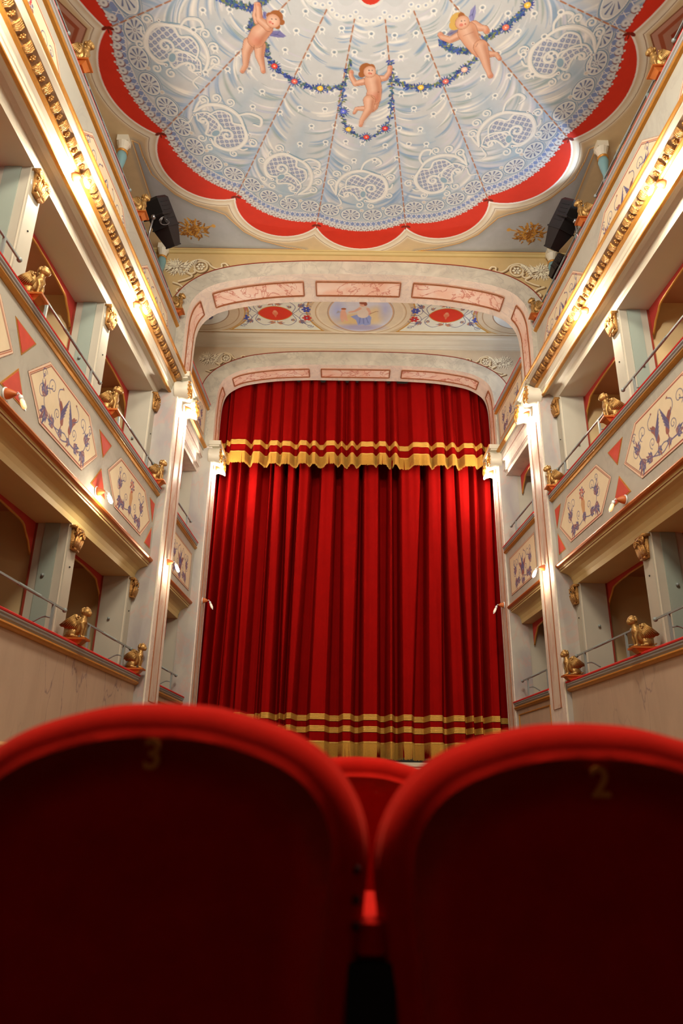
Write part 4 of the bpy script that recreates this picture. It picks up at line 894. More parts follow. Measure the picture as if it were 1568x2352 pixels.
# ---- ceiling between the arches
cv = Cv(-3.5, 3.5, 9.55, 11.2, .0075, pc(206, 178, 136)); MC = (.1, 10.53)
GO, BR = pc(196, 142, 60), pc(140, 96, 56)
BLU, RED_, PNK, VINE = pc(74, 84, 158), pc(196, 52, 48), pc(196, 120, 110), pc(92, 96, 128)
for s in (-1, 1):
    cv.poly([(MC[0]+s*.66, 11.06), (MC[0]+s*2.35, 11.06), (MC[0]+s*2.05, 10.8), (MC[0]+s*1.98, 10.5), (MC[0]+s*2.05, 10.1), (MC[0]+s*.9, 10.1), (MC[0]+s*.95, 10.5), (MC[0]+s*.88, 10.8)], pc(228, 222, 196))
    cv.stroke(smooth([(MC[0]+s*.88, 10.15), (MC[0]+s*.95, 10.5), (MC[0]+s*.87, 10.8), (MC[0]+s*.68, 11.06)]), .014, GO); cv.stroke([(MC[0]+s*.66, 11.06), (MC[0]+s*2.36, 11.06)], .011, GO); cv.stroke(smooth([(MC[0]+s*2.33, 11.06), (MC[0]+s*2.06, 10.8), (MC[0]+s*1.97, 10.5), (MC[0]+s*2.05, 10.1)]), .014, GO)
    ox = MC[0]+s*1.5; oy = 10.57
    lens = arc3((ox-.31, oy), (ox+.31, oy), .2, 14)+arc3((ox+.31, oy), (ox-.31, oy), .2, 14)[1:]
    cv.poly(lens, pc(216, 56, 34)); cv.stroke(lens, .008, GO)
    cv.ell((ox, oy-.01), .05, .06, 0, pc(226, 130, 90)); cv.ell((ox, oy-.06), .03, .03, 0, pc(230, 150, 110)); cv.stroke([(ox, oy+.02), (ox, oy+.1)], [.03, .01], pc(220, 120, 80))
    for d in (-1, 1):
        for e in (-1, 1):
            cv.stroke(smooth([(ox+d*.31, oy), (ox+d*.40, oy+e*.10), (ox+d*.52, oy+e*.30), (ox+d*.66, oy+e*.38)]), .006, VINE); leafspray(cv, (ox+d*.42, oy+e*.2), (0 if d > 0 else PI)+e*d*.6, .15, (VINE, pc(176, 120, 90), LEAF[0])); leafspray(cv, (ox+d*.28, oy+e*.16), PI/2*e-d*.9, .10, (VINE, pc(206, 150, 80)))
            cv.stroke(spiral(ox+d*.55, oy+e*.115, .13, .12, 0, 1, 24), .005, VINE); cv.stroke(spiral(ox+d*.6, oy+e*.36, .06, .012, 0, d*1.4), .004, VINE)
            flower(cv, ox+d*.55, oy+e*.12, .085, (BLU if (d*e*s > 0) else (RED_ if d*s < 0 else PNK)), pc(60, 50, 90))
            cv.stroke(smooth([(ox+d*.3, oy+e*.02), (ox+d*.36, oy+e*.2), (ox+d*.22, oy+e*.34), (ox+d*.05, oy+e*.27), (ox+d*.02, oy+e*.22)]), .006, VINE)
            leafspray(cv, (ox+d*.02, oy+e*.27), 0 if d > 0 else PI, .14, (pc(196, 120, 70), pc(140, 110, 110)), 3)
    sc = (MC[0]+s*2.82, 10.5); cv.ell(sc, .80, .66, 0, pc(214, 190, 152)); cv.ell(sc, .8, .66, 0, GO, 1, ring=.014); cv.ell(sc, .7, .58, 0, pc(170, 130, 84), 1, ring=.012); cv.ell(sc, .52, .44, 0, pc(222, 216, 196)); cv.ell(sc, .52, .44, 0, BR, 1, ring=.014)
    flower(cv, sc[0]-s*.22, sc[1]-.02, .10, RED_ if s < 0 else PNK, pc(60, 50, 90)); cv.stroke(spiral(sc[0]-s*.22, sc[1]-.02, .17, .14, 0, 1.3*s, 30), .006, VINE); leafspray(cv, (sc[0]-s*.2, sc[1]+.2), (0 if s > 0 else PI), .2, (VINE, LEAF[0]))
cv.ell(MC, .88, .68, 0, pc(224, 204, 168)); cv.ell(MC, .80, .62, 0, pc(190, 154, 104), 1, ring=.012); cv.ell(MC, .76, .60, 0, pc(236, 216, 180), 1, ring=.012); cv.ell(MC, .57, .55, 0, pc(216, 212, 214))
cv.ell((MC[0]-.1, MC[1]+.2), .42, .22, 0, pc(222, 190, 130), .8, soft=.12); cv.ell((MC[0]+.28, MC[1]+.05), .22, .25, 0, pc(226, 200, 150), .7, soft=.1); cv.ell((MC[0], MC[1]+.42), .42, .1, 0, pc(176, 166, 186), .8, soft=.07); cv.ell((MC[0]-.4, MC[1]-.05), .14, .3, 0, pc(176, 182, 214), .6, soft=.1); cv.ell((MC[0]+.42, MC[1]-.1), .1, .3, 0, pc(176, 182, 214), .6, soft=.1)
FL, FD = pc(226, 172, 140), pc(190, 120, 90)
x0, y0 = MC[0]+.02, MC[1]
cv.poly([(x0-.1, y0+.05), (x0+.12, y0+.04), (x0+.17, y0+.12), (x0+.16, y0+.33), (x0+.07, y0+.36), (x0+.02, y0+.33), (x0-.06, y0+.36), (x0-.1, y0+.2), (x0-.2, y0+.1), (x0-.12, y0+.06)], pc(150, 160, 200))
for q in ((-.04, .3), (.04, .3), (.12, .28)): cv.stroke([(x0+q[0]*.6, y0+.1), (x0+q[0], y0+q[1])], [.006, .01], pc(112, 124, 176), .7)
cv.stroke([(x0+.02, y0-.14), (x0+.02, y0+.04)], [.085, .1], pc(226, 206, 182)); cv.stroke([(x0-.04, y0-.13), (x0-.13, y0-.05), (x0-.22, y0-.02)], [.03, .024, .018], FL); cv.stroke([(x0+.1, y0-.12), (x0+.14, y0-.02), (x0+.13, y0+.04)], [.028, .022, .018], FL); cv.stroke([(x0+.14, y0+.02), (x0+.24, y0-.05), (x0+.28, y0-.05)], .006, pc(150, 90, 60))
cv.ell((x0+.01, y0-.24), .055, .055, 0, FL); cv.ell((x0+.01, y0-.285), .065, .04, 0, pc(150, 84, 60)); cv.ell((x0+.055, y0-.25), .03, .045, 0, pc(150, 84, 60)); cv.ell((x0-.01, y0-.235), .007, .005, 0, FD)
cv.stroke([(x0-.33, y0-.02), (x0-.32, y0+.1)], [.05, .06], FL); cv.stroke([(x0-.30, y0+.12), (x0-.26, y0+.22)], [.035, .02], FL); cv.stroke([(x0-.35, y0+.12), (x0-.34, y0+.24)], [.035, .02], FL); cv.ell((x0-.32, y0-.09), .042, .04, 0, FL); cv.ell((x0-.32, y0-.115), .045, .025, 0, pc(166, 96, 60)); cv.poly([(x0-.36, y0-.02), (x0-.45, y0+.02), (x0-.42, y0-.07)], pc(170, 164, 170))
cv.ell(MC, .57, .55, 0, pc(206, 150, 80), 1, ring=.012); cv.ell(MC, .585, .565, 0, pc(130, 84, 52), 1, ring=.008)
cv.stroke([(-3, 11.11), (3, 11.11)], .012, pc(240, 220, 186)); cv.stroke([(-3, 11.135), (3, 11.135)], .005, BR)
struct(cv.mesh('ceiling', lambda U, V: np.stack([U, V, np.full_like(U, 8.62)], -1)))
# ================================================================== STAGE, CURTAIN
o = obj('stage_platform', G().box(-2.42, 2.48, 9.35, 14, FLOOR, 1.10).box(-2.42, 2.48, 9.32, 14, 1.10, 1.17), [WOODD]); tag(o, 'raised stage floor with a pale moulded front edge below the red curtain', 'stage')
o = obj('edge_moulding', G().box(-2.42, 2.48, 9.29, 9.32, 1.125, 1.172).box(-2.42, 2.48, 9.30, 9.32, 1.08, 1.115), CREAM, o)
# rows: (bottom px a,b ; top px a,b) of the forward folds
FOLDS = [(441, 460, 496, 505), (466, 478, 517, 530), (491, 510, 542, 552), (528, 552, 565, 591), (579, 586, 614, 620), (591, 620, 624, 647), (634, 644, 656, 676), (651, 672, 683, 711), (705, 750, 735, 769), (782, 810, 787, 826), (830, 872, 834, 872), (892, 907, 895, 903), (923, 952, 920, 970), (985, 1024, 983, 1018), (1040, 1076, 1022, 1050), (1083, 1096, 1053, 1083), (1104, 1118, 1090, 1103), (1129, 1158, 1113, 1134)]
VAL = [(517, 521), (525, 567), (578, 601), (616, 640), (644, 670), (685, 707), (713, 728), (746, 772), (779, 790), (802, 815), (825, 862), (867, 890), (902, 915), (945, 989), (999, 1025), (1033, 1049), (1062, 1095), (1101, 1114)]
XS = np.linspace(-2.78, 2.84, 1500)
def ridges(iv, edge=.03):
    r = np.zeros_like(XS); rng = random.Random(6)
    for a, b in iv:
        c, h = (a+b)/2, max(.02, (b-a)/2); d = (np.abs(XS-c)-h)/edge
        r = np.maximum(r, rng.uniform(.75, 1.0)*(1-.10*np.clip(1-np.abs(XS-c)/h, 0, 1)**2*0)*np.clip(.5-.5*np.clip(d, -1, 1), 0, 1))
    k = np.hanning(11); k /= k.sum(); r = np.convolve(r, k, 'same'); r += .035*np.sin(XS*31)*np.sin(XS*13+1)
    return r
rb = ridges([(at(a, 1630, 1, 12.05).x, at(b, 1630, 1, 12.05).x) for a, b, _, _ in FOLDS]); rt = ridges([(at(a, 1090, 1, 12.05).x, at(b, 1090, 1, 12.05).x) for _, _, a, b in FOLDS], .025)
rv = ridges([(at(a, 1030, 1, 11.88).x, at(b, 1030, 1, 11.88).x) for a, b in VAL], .035); rvt = ridges([(at(a*.97+.03*825, 900, 1, 11.88).x, at(b*.955+.045*825, 900, 1, 11.88).x) for a, b in VAL], .03)
def ybody(z):   # fold interpolation by matching bottom and top rows
    t = min(1, max(0, (z-1.9)/4.3)); 
    # move ridges continuously: blend edge positions
    iv = [(at(a, 1630, 1, 12.05).x*(1-t)+at(c, 1090, 1, 12.05).x*t, at(b, 1630, 1, 12.05).x*(1-t)+at(d, 1090, 1, 12.05).x*t) for a, b, c, d in FOLDS]
    return 12.62-.42*ridges(iv, .034-.008*t)
def yval(z):
    t = min(1, max(0, (z-6.3)/1.7)); return 12.10-.23*(rv*(1-t)+rvt*t)*(1-.25*t)
def sheet(fn, zs, name, m, parent, fwd=0.0, rib=None, smooth_=True):
    rows = []
    for i, z in enumerate(zs):
        y = fn(z)-fwd-(rib[i] if rib is not None else 0); rows.append(np.stack([XS, y, np.full_like(XS, z)], 1))
    P = np.concatenate(rows); n = len(XS); h = len(zs); idx = np.arange(n*h).reshape(h, n)
    q = np.stack([idx[:-1, :-1], idx[:-1, 1:], idx[1:, 1:], idx[1:, :-1]], -1).reshape(-1, 4)
    g = G(); g.v = P.tolist(); g.f = q.tolist(); g.m = []
    return obj(name, g, m, parent, smooth=smooth_)
BRAID = mat('gold_braid', pc(220, 160, 66), .5, .2, .3, 90, .3, 200)
def braid(fn, z0, z1, parent):
    n = 25; zs = np.linspace(z0, z1, n); rib = [.006+.006*abs(math.sin(PI*4*i/(n-1))) for i in range(n)]; sheet(fn, zs, 'gold_braid', BRAID, parent, .004, rib, False)
def fringe(fn, z0, z1, parent, seed):
    rng = random.Random(seed); g = G(); yt, yb = fn(z1), fn(z0); n = int((XS[-1]-XS[0])/.0075); sp = 0.0; lean = 0
    for k in range(n):
        x = XS[0]+(k+.5)*.0075
        if rng.random() < .05: lean = rng.uniform(-.02, .02)
        lean *= .93; i = min(len(XS)-1, int((x-XS[0])/(XS[-1]-XS[0])*(len(XS)-1))); y0 = yt[i]-.012; y1 = yb[i]-.014-rng.uniform(0, .008); zb = z0+rng.uniform(0, .018)
        g.add([(x-.0042, y0, z1), (x+.0042, y0, z1), (x-.0036+lean, y1+.004, zb), (x+.0036+lean, y1+.004, zb), (x, y0-.004, z1), (x+lean, y1-.001, zb)], [(0, 4, 5, 2), (4, 1, 3, 5)])
    sheet(fn, [z1-.012, z1+.012], 'fringe_heading', BRAID, parent, .02)
    obj('fringe', g, BRAID, parent)
r = thing('stage_curtain', (0, 12.1, 1.2), 'full height crimson velvet stage curtain with two gold braids and a fringed hem', 'curtain')
zs = np.r_[np.linspace(1.33, 6.9, 26)]; sheet(ybody, zs, 'drape', CURT, r)
braid(ybody, 1.905, 2.0, r); braid(ybody, 1.715, 1.81, r); fringe(ybody, 1.29, 1.56, r, 2)
r = thing('curtain_valance', (0, 11.9, 6.3), 'gathered crimson velvet pelmet with gold braid and fringe, across the top of the curtain', 'pelmet')
sheet(yval, np.linspace(6.37, 8.16, 14), 'drape', CURT, r); braid(yval, 6.715, 6.815, r); fringe(yval, 6.33, 6.56, r, 3)
# ================================================================== SPHINXES
def voxel(g, size, name, m, parent=None, it=2):
    me = bpy.data.meshes.new('tmp'); me.from_pydata(g.v, [], g.f); ob = bpy.data.objects.new('tmp', me); COL.objects.link(ob)
    md = ob.modifiers.new('r', 'REMESH'); md.mode = 'VOXEL'; md.voxel_size = size
    sm = ob.modifiers.new('s', 'SMOOTH'); sm.iterations = it; sm.factor = .5
    dg = bpy.context.evaluated_depsgraph_get(); me2 = bpy.data.meshes.new_from_object(ob.evaluated_get(dg)); bpy.data.objects.remove(ob)
    me2.name = name; me2.materials.clear(); me2.materials.append(m); me2.polygons.foreach_set('use_smooth', [True]*len(me2.polygons))
    o = bpy.data.objects.new(name, me2); COL.objects.link(o)
    if parent is not None: o.parent = parent
    return o
def sphinx():
    r = thing('sphinx_figurine', (0, 0, 0), '', 'figurine', None)
    g = G()
    g.tube([(-.125, 0, .05), (-.09, 0, .065), (-.05, 0, .09), (-.018, 0, .13), (-.008, 0, .165), (0, 0, .195), (.004, 0, .225)], [.035, .052, .052, .047, .043, .030, .024], 14)
    g.ell((-.10, 0, .045), (.06, .056, .05), 14); g.ell((0, .016, .155), (.034, .028, .036), 12); g.ell((0, -.016, .155), (.034, .028, .036), 12)
    g.ell((.016, 0, .260), (.046, .040, .046), 16); g.ell((.042, 0, .243), (.030, .029, .028), 12); g.ell((.062, 0, .254), (.009, .007, .010), 8); g.ell((.058, 0, .236), (.010, .014, .006), 8); g.ell((.052, 0, .224), (.013, .013, .010), 8); g.ell((.05, .016, .27), (.009, .010, .005), 8); g.ell((.05, -.016, .27), (.009, .010, .005), 8)
    for s in (-1, 1):
        g.tube([(-.005, s*.03, .15), (.012, s*.032, .09), (.004, s*.03, .03), (.012, s*.03, .012)], [.022, .016, .012, .012], 10); g.ell((.024, s*.03, .010), (.022, .014, .011), 10)
        g.ell((-.085, s*.048, .05), (.042, .018, .045), 12); g.tube([(-.09, s*.056, .02), (-.04, s*.058, .010)], [.016, .012], 8); g.ell((-.03, s*.058, .010), (.02, .013, .010), 8)
        g.ell((.01, s*.037, .255), (.008, .006, .013), 8)
    g.tube(smooth([(-.15, 0, .03), (-.175, .02, .03), (-.17, .05, .03), (-.14, .07, .015)], 5), .008, 6)
    b = voxel(g, .0042, 'body', BRONZE, r)
    g = G(); rng = random.Random(3)
    for k in range(46):
        a = rng.uniform(0, 2*PI); e = rng.uniform(-.2, 1.35); d = Vector((-.5-.5*abs(math.cos(a))*math.cos(e), math.sin(a)*math.cos(e), math.sin(e))).normalized()
        if rng.random() < .4: d.x = abs(d.x)*.6; d.z = abs(d.z)+.7; d.normalize()
        g.ell(Vector((.008, 0, .262))+Vector((d.x*.040, d.y*.037, d.z*.040)), rng.uniform(.009, .013), 8)
    g.ell((-.022, 0, .235), (.018, .024, .024), 10); kid(r, obj('hair', g, BRONZE, r, smooth=True, world=False))
    for s in (-1, 1):
        g = G(); W = [(-.018, .13), (-.026, .185), (-.05, .222), (-.082, .228), (-.108, .2), (-.135, .165), (-.17, .135), (-.205, .118), (-.188, .10), (-.165, .098), (-.15, .084), (-.125, .088), (-.11, .074), (-.088, .082), (-.07, .072), (-.052, .084), (-.036, .08)]
        g.prism(W, lambda a, b, d: (a, s*(.046+d+.10*max(0, -a-.05)), b), 0, .011)
        for k in range(8):
            x0, z0 = -.075+.005*k, .214-.011*k; x1, z1 = -.20+.019*k, .116-.006*k-.004*(k > 3)
            g.tube([(x0, s*.058, z0), ((x0+x1)/2, s*.068, (z0+z1)/2+.006), (x1, s*(.060+.10*max(0, -x1-.05)), z1)], [.007, .0075, .003], 6)
        for k in range(9): g.ell((-.032-.018*(k % 3)-.004*k, s*.060, .20-.022*(k//3)-.008*(k % 3)), (.012, .006, .011), 8)
        kid(r, obj('wing', g, BRONZE, r, smooth=True, world=False))
    KIDS[r.name].insert(0, b)
    g = G(); g.box(-.17, .065, -.075, .075, -.018, 0); g.add([(-.13, -.045, -.06), (.0, -.045, -.06), (.0, .045, -.06), (-.13, .045, -.06), (-.15, -.06, -.018), (.04, -.06, -.018), (.04, .06, -.018), (-.15, .06, -.018)], [(0, 1, 5, 4), (1, 2, 6, 5), (2, 3, 7, 6), (3, 0, 4, 7), (0, 3, 2, 1)])
    p = kid(r, obj('plinth', g, COPPER, r, world=False)); p['label'] = 'orange gilded plinth'
    return r
SPX = sphinx(); first = True
for side in (-1, 1):
    for t in (1, 2, 3):
        for yd, w in ((4.98, 'second divider from the pier'), (6.94, 'first divider from the pier'), (8.85, 'corner beside the proscenium pier')):
            if t == 1 and yd < 5: continue
            z = {1: 2.185, 2: 4.665, 3: 7.385}[t]
            place(SPX, (WX(side, .035, yd), yd, z), 0 if side < 0 else PI, 'gilded winged sphinx on the %s %s rail, %s' % (SIDE[side], TIER[t][0], w), 'gilded sphinxes on the box rails', first); first = False
# ================================================================== WALL LAMPS
WARM = (1.0, .80, .56)
def bulbmat(name, e, col=(1, .78, .5)): return mat(name, (.9, .88, .84), .3, 0, .02, emit=col, es=e)
B_OFF, B_DIM = bulbmat('bulb_glass_faint_glow', 0.25), bulbmat('bulb_glass_dim', 1.3, (1, .36, .08))  # bulbs that are off still get a faint added glow
def lamp(name, bm, label):
    r = thing('wall_lamp', (0, 0, 0), label, 'lamp', 'small wall lamps with a bare capsule bulb')
    kid(r, obj('back_ring', G().lathe([(.03, 0), (.052, .002), (.054, .012), (.048, .016), (.03, .014)], (0, 0, 0), (1, 0, 0), 24), WHITEM, r, True, False))
    kid(r, obj('cone', G().lathe([(.046, .01), (.042, .035), (.03, .065), (.016, .09), (.010, .098)], (0, 0, 0), (1, 0, 0), 24), TERRA, r, True, False))
    g = G()
    for s in (-1, 1): g.tube(smooth([(.095, 0, 0), (.108, s*.014, .008), (.122, s*.016, -.004), (.134, s*.010, -.03)], 5), .0035, 6)
    kid(r, obj('wire_arm', g, WHITEM, r, True, False))
    kid(r, obj('socket', G().lathe([(.0, 0), (.017, .0), (.018, .03), (.014, .034)], (.128, 0, -.018), (.42, 0, -.9), 16), WHITEM, r, True, False))
    kid(r, obj('bulb', G().lathe([(.0, 0), (.013, .002), (.019, .02), (.0195, .06), (.017, .078), (.010, .092), (.0, .097)], (.142, 0, -.048), (.42, 0, -.9), 16), bm, r, True, False))
    kid(r, obj('tip', G().lathe([(.008, 0), (.007, .012), (.0, .018)], (.182, 0, -.134), (.42, 0, -.9), 10), WHITEM, r, True, False))
    return r
B_LOW = bulbmat('bulb_glass_lit', E_LOW, WARM); B_UP = bulbmat('bulb_glass_bright', E_UP, (1, .86, .68)); B_CAP = bulbmat('bulb_glass_capital', E_CAP, (1, .86, .68))
LS = {}
def setlamp(kind, side, o, y, z, label, x=None, ry=0):
    bm = {'off': B_OFF, 'dim': B_DIM, 'low': B_LOW, 'up': B_UP, 'cap': B_CAP}[kind]
    loc = (WX(side, o, y) if x is None else x, y, z)
    if kind in LS: r = tree(LS[kind])
    else: r = LS[kind] = lamp('wall_lamp', bm, label)
    r.location = loc; r.rotation_euler = (0, 0, 0 if side < 0 else PI); r['label'] = label; return r
for side in (-1, 1):
    n = SIDE[side]
    setlamp('dim', side, -.03, 4.9 if side < 0 else 6.9, 3.70, 'wall lamp with glowing amber bulb on the %s middle parapet, low on the red triangle' % n)
    if side < 0: setlamp('low', side, -.03, 6.93, 3.72, 'lit wall lamp on the left middle parapet, between the two hexagonal panels')
    else: setlamp('off', side, -.03, 4.9, 3.70, 'unlit wall lamp on the right middle parapet, farther from the stage')
    for yy, w in ((2.95, 'above the nearer rows'), (1.0, 'above the last rows')): setlamp('low', side, -.03, yy, 3.72, 'added unseen wall lamp on the %s middle parapet, %s' % (n, w))  # out of frame lamps added as warm fill for the lower tier
    setlamp('low', side, 0, 9.33, 3.68, 'lit wall lamp fixed on the outer %s proscenium pier' % n, x=px1(side))
    setlamp('off', side, 0, 11.57, 3.70, 'unlit wall lamp on the inner %s proscenium pier against the curtain' % n, x=px2(side))
    for yy, w in ((5.2, 'second from the pier'), (7.12, 'nearest the pier'), (3.25, 'third from the pier')) + (((1.3, 'fourth from the pier'), (-.6, 'fifth from the pier')) if 0 else ()):
        setlamp('up', side, .0, yy, 6.20, 'dazzling wall lamp on the %s upper cornice, %s' % (n, w))
    setlamp('cap', side, 0, 9.33, 6.02, 'dazzling wall lamp on the capital of the outer %s pier' % n, x=px1(side)-side*.03)
    setlamp('cap', side, 0, 11.56, 6.07, 'dazzling wall lamp on the capital of the inner %s pier' % n, x=px2(side)-side*.03)
# ================================================================== STAGE SPOTLIGHTS
def spotlight(p0, p1, side, k, label, foot):
    p0, p1 = Vector(p0), Vector(p1); L = (p1-p0).length; q = (p1-p0).normalized(); up = Vector((0, 0, 1)); a = q.cross(up).normalized(); b = a.cross(q)
    r = thing('stage_spotlight', tuple(p0), label, 'spotlight'); F = lambda x, y, z: p0+q*x+a*y+b*z
    def bx(g, x0, x1, w0, h0, w1, h1): g.add([F(x0, -w0, -h0), F(x0, w0, -h0), F(x0, w0, h0), F(x0, -w0, h0), F(x1, -w1, -h1), F(x1, w1, -h1), F(x1, w1, h1), F(x1, -w1, h1)], [(0, 1, 2, 3), (4, 7, 6, 5), (0, 4, 5, 1), (1, 5, 6, 2), (2, 6, 7, 3), (3, 7, 4, 0)])
    g = G(); bx(g, 0, L*.05, .10*k, .10*k, .12*k, .13*k); bx(g, L*.05, L*.58, .12*k, .13*k, .12*k, .13*k); bx(g, L*.58, L*.61, .13*k, .14*k, .13*k, .14*k); obj('housing', g, BLACK, r)
    g = G()
    for i in range(5): bx(g, L*(.12+.08*i), L*(.13+.08*i), .126*k, .08*k, .126*k, .08*k)
    obj('cooling_fin', g, BLACK, r)
    g = G(); bx(g, L*.61, L*.97, .12*k, .125*k, .07*k, .075*k); bx(g, L*.97, L, .075*k, .08*k, .075*k, .08*k); obj('snout', g, BLACK, r)
    g = G(); g.lathe([(0, 0), (.06*k, 0), (.06*k, .004)], p1+q*.001, q, 20); obj('lens', g, mat('dark_lens', (.03, .03, .035), .08), r)
    g = G(); h = .19*k; g.tube([F(L*.36, .15*k, 0), F(L*.36, .15*k, -h), F(L*.36, -.15*k, -h), F(L*.36, -.15*k, 0)], .014, 6); obj('yoke', g, BLACK, r)
    g = G(); m = F(L*.36, 0, -h); g.tube([m, Vector(foot)], .014, 8); g.ell(m, .035, 10); obj('clamp_pole', g, mat('steel', (.35, .35, .36), .3, .9), r, smooth=True)
    g = G(); g.tube([tuple(F(L*.5+.05*math.cos(t)*k, .13*k+.02*math.sin(t*2.1), -h*.9+.07*math.sin(t)*k-.002*t)) for t in np.linspace(0, 17, 80)], .003, 5); obj('safety_cable', g, mat('steel', (.35, .35, .36), .3, .9), r, smooth=True)
spotlight((-2.66, 7.30, 8.0), (-2.455, 7.70, 7.56), -1, 1.0, 'large black stage spotlight on the left upper rail, beside the gold trophy', (-2.76, 7.5, 7.34))
spotlight((2.80, 7.30, 8.03), (2.56, 7.70, 7.60), 1, 1.0, 'large black stage spotlight on the right upper rail, beside the gold trophy', (2.86, 7.5, 7.34))
spotlight((2.90, 8.15, 7.88), (2.78, 8.42, 7.72), 1, .6, 'small black spotlight low in the right upper corner by the arch', (2.86, 8.3, 7.34))
# ================================================================== SEATS
OUTL = [(0, 1.0), (.05, .998), (.09, .992), (.16, .972), (.21, .947), (.245, .915), (.268, .878), (.279, .84), (.28, .80), (.276, .765), (.272, .72), (.266, .64), (.261, .52), (.257, .42)]
def seat_model():
    r = thing('theatre_seat', (0, 0, 0), '', 'seat', None); h = smooth([(x, z) for x, z in OUTL], 5); H0 = .88
    loop = resample([(-x, z-.0) for x, z in h[::-1]]+[(x, z) for x, z in h[1:]], 110); t = np.gradient(loop, axis=0); t /= np.hypot(t[:, 0], t[:, 1])[:, None]; nrm = np.stack([t[:, 1], -t[:, 0]], 1)
    tilt = lambda x, y, z: (x, y-(z-.9)*.10, z-FLOOR)
    def shell(layers, name):
        g = G(); n = len(loop)
        for ins, y in layers:
            P = loop+nrm*ins; P[:, 1] = np.maximum(P[:, 1], .42+max(0, ins)*.5)
            g.v += [tilt(P[i, 0], y, P[i, 1]) for i in range(n)]
        for k in range(len(layers)-1):
            for i in range(n): j = (i+1) % n; g.f.append((k*n+i, k*n+j, (k+1)*n+j, (k+1)*n+i))
        for k, (ins, y) in ((0, layers[0]), (len(layers)-1, layers[-1])):
            c = len(g.v); 
            for f_, dy in ((.6, .4), (.25, .7)):
                g.v += [tilt(loop[i, 0]*f_, y+(dy*(0 if k == 0 else .012)), .74+(loop[i, 1]-.74)*f_) for i in range(n)]
            b0 = k*n
            for i in range(n):
                j = (i+1) % n; g.f += [(b0+i, b0+j, c+j, c+i), (c+i, c+j, c+n+j, c+n+i)]
            g.f.append(tuple(c+n+i for i in range(n)))
        g.m = [0]*len(g.f); return kid(r, obj(name, g, SEATV, r, True, False))
    shell([(.045, -.0335), (.03, -.032), (.018, -.027), (.010, -.020), (.004, -.012), (.0, -.002), (.003, .002), (.012, .004)], 'back_shell')
    shell([(.014, .004), (.002, .008), (-.004, .02), (-.002, .045), (.012, .062), (.05, .075), (.10, .08)], 'back_cushion')
    kid(r, obj('piping', G().tube([tilt(p[0]+n_[0]*.004, .0, p[1]+n_[1]*.004) for p, n_ in zip(loop, nrm)], .0055, 6), SEATV, r, True, False))
    g = G(); q = [(-.23, .08), (.23, .08), (.245, .3), (.22, .50), (-.22, .50), (-.245, .3)]; g.prism(q, lambda a, b, d: (a, b, d), .30, .36); g.prism([(a*.94, .02+b*.95) for a, b in q], lambda a, b, d: (a, b, d), .36, .385)
    kid(r, obj('seat_cushion', g, SEATV, r, False, False))
    for s in (1,):
        kid(r, obj('side_frame', G().box(s*.2875-.030, s*.2875+.030, .0, .40, 0, .575), mat('gap_black', (.006, .003, .002), .6), r, False, False))  # widened and blackened to stand in for the shaded gap between seats
        g = G().box(s*.2875-.024, s*.2875+.024, .02, .30, .584, .618); g.lathe([(.024, -.017), (.024, .017)], (s*.2875, .02, .601), (0, 0, 1), 20); g.box(s*.2875-.018, s*.2875+.018, .02, .29, .57, .586)
        kid(r, obj('armrest', g, SEATV, r, False, False))
        for z in (.80, .765, .735):
            kid(r, obj('button', G().ell(tilt(s*.268, -.022, z), (.006, .005, .006), 10), mat('dark_button', (.08, .004, .003), .7), r, True, False))
    return r
def number(txt, seat):
    cu = bpy.data.curves.new('t', 'FONT'); cu.body = txt; cu.size = .052; cu.extrude = .0008; cu.offset = .0012; cu.align_x = 'CENTER'; cu.align_y = 'CENTER'
    ob = bpy.data.objects.new('t', cu); COL.objects.link(ob); dg = bpy.context.evaluated_depsgraph_get(); me = bpy.data.meshes.new_from_object(ob.evaluated_get(dg)); bpy.data.objects.remove(ob)
    me.name = 'seat_number'; me.materials.clear(); me.materials.append(mat('gold_thread', pc(226, 124, 44), .6, .2)); o = bpy.data.objects.new('seat_number', me); COL.objects.link(o); o.parent = seat
    o['label'] = 'gold embroidered number '+txt; return o
seat = seat_model()
for i, (x, y, dz, lab, num) in enumerate(((-.370, 1.03, 0, 'red velvet theatre seat marked 3, dark back filling the lower left', '3'), (.205, 1.03, -.018, 'red velvet theatre seat marked 2, dark back filling the lower right', '2'), (-.085, 1.93, -.035, 'red velvet theatre seat in the next row, its top peeking between the two nearest', None))):
    s_ = place(seat, (x, y, FLOOR+dz), 0, lab, 'red velvet theatre seats', i == 0)
    if num:
        t_ = number(num, s_); t_.rotation_euler = (PI/2+.10, 0, 0); t_.location = (0.0 if num == '3' else .005, -.0375-(.93-.9)*.10, (.932 if num == '3' else .925)-FLOOR)
# unseen near black wall, set close behind to block light from the seat backs
struct(obj('wall_light_block', G().box(-4.6, 4.6, -.9, -.8, FLOOR, 3.0), DARK)); struct(obj('wall_light_block', G().box(-4.6, 4.6, -.9, -.8, 3.0, 8.6), DARK))
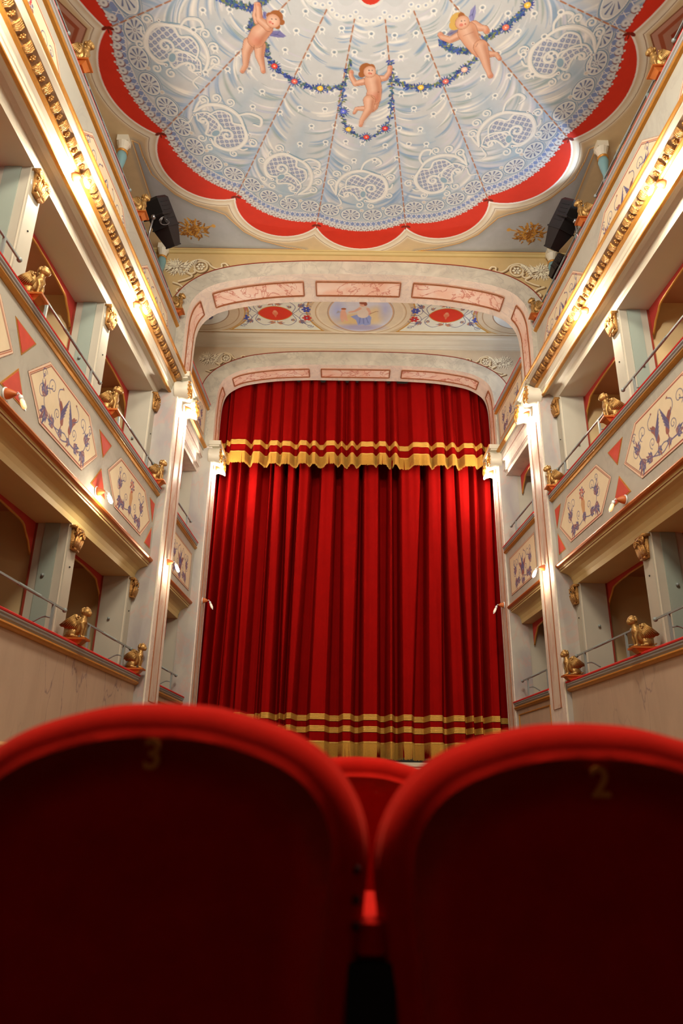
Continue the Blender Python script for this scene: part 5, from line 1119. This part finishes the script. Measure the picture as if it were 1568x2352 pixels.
# ================================================================== LIGHT
w = bpy.data.worlds.new('room'); S.world = w; w.use_nodes = True; w.node_tree.nodes['Background'].inputs[0].default_value = (1, .78, .55, 1); w.node_tree.nodes['Background'].inputs[1].default_value = 0.02
def area(name, loc, tgt, size, power, col, spread=PI, shape='DISK'):
    l = bpy.data.lights.new(name, 'AREA'); l.shape = shape; l.size = size; l.energy = power; l.color = col; l.spread = spread
    o = bpy.data.objects.new(name, l); COL.objects.link(o); o.location = loc; o.rotation_euler = (Vector(tgt)-Vector(loc)).to_track_quat('-Z', 'Y').to_euler(); return o
def spot(name, loc, tgt, power, col, ang, blend, rad=.04):
    l = bpy.data.lights.new(name, 'SPOT'); l.energy = power; l.color = col; l.spot_size = ang; l.spot_blend = blend; l.shadow_soft_size = rad
    o = bpy.data.objects.new(name, l); COL.objects.link(o); o.location = loc; o.rotation_euler = (Vector(tgt)-Vector(loc)).to_track_quat('-Z', 'Y').to_euler(); return o
area('overhead_fill', (.05, 1.7, 8.3), (.05, 3.6, 0), 1.3, P_TOP_FILL, (1, .84, .64))  # unseen soft fill added overhead to brighten the tiers and seat tops
area('ceiling_fill', (.05, 1.3, 6.4), (.05, 6.6, 8.3), 1.4, P_CEIL_FILL, (1, .94, .84), 2.0)  # unseen fill added behind to brighten the ceiling and outer arch
spot('gallery_spill', (3.25, 7.25, 8.0), (3.25-.995, 7.25-.05, 8.0+.42), P_A, (.72, .84, 1), 1.25, .15)
spot('stage_box_spill', (2.75, 10.0, 7.7), (2.3, 11.3, 8.2), P_B, (.75, .85, 1), 1.7, .5)
try: S.cycles.diffuse_bounces = 7; S.cycles.max_bounces = 12
except Exception: pass
# ================================================================== CAMERA
cd = bpy.data.cameras.new('camera'); co = bpy.data.objects.new('camera', cd); COL.objects.link(co)
cd.sensor_fit = 'VERTICAL'; cd.sensor_height = 36; cd.sensor_width = 24; cd.lens = FPX/2352*36; cd.clip_start = .02
M = Matrix((RR, UU, -FF)).transposed().to_4x4(); M.translation = Vector((CAMX, 0, CAMZ)); co.matrix_world = M
cd.dof.use_dof = True; cd.dof.focus_distance = 9.5; cd.dof.aperture_fstop = 2.6
S.camera = co
S.view_settings.view_transform = 'Standard'; S.view_settings.look = 'None'; S.view_settings.gamma = 1; S.view_settings.exposure = EXPO; S.view_settings.use_curve_mapping = False
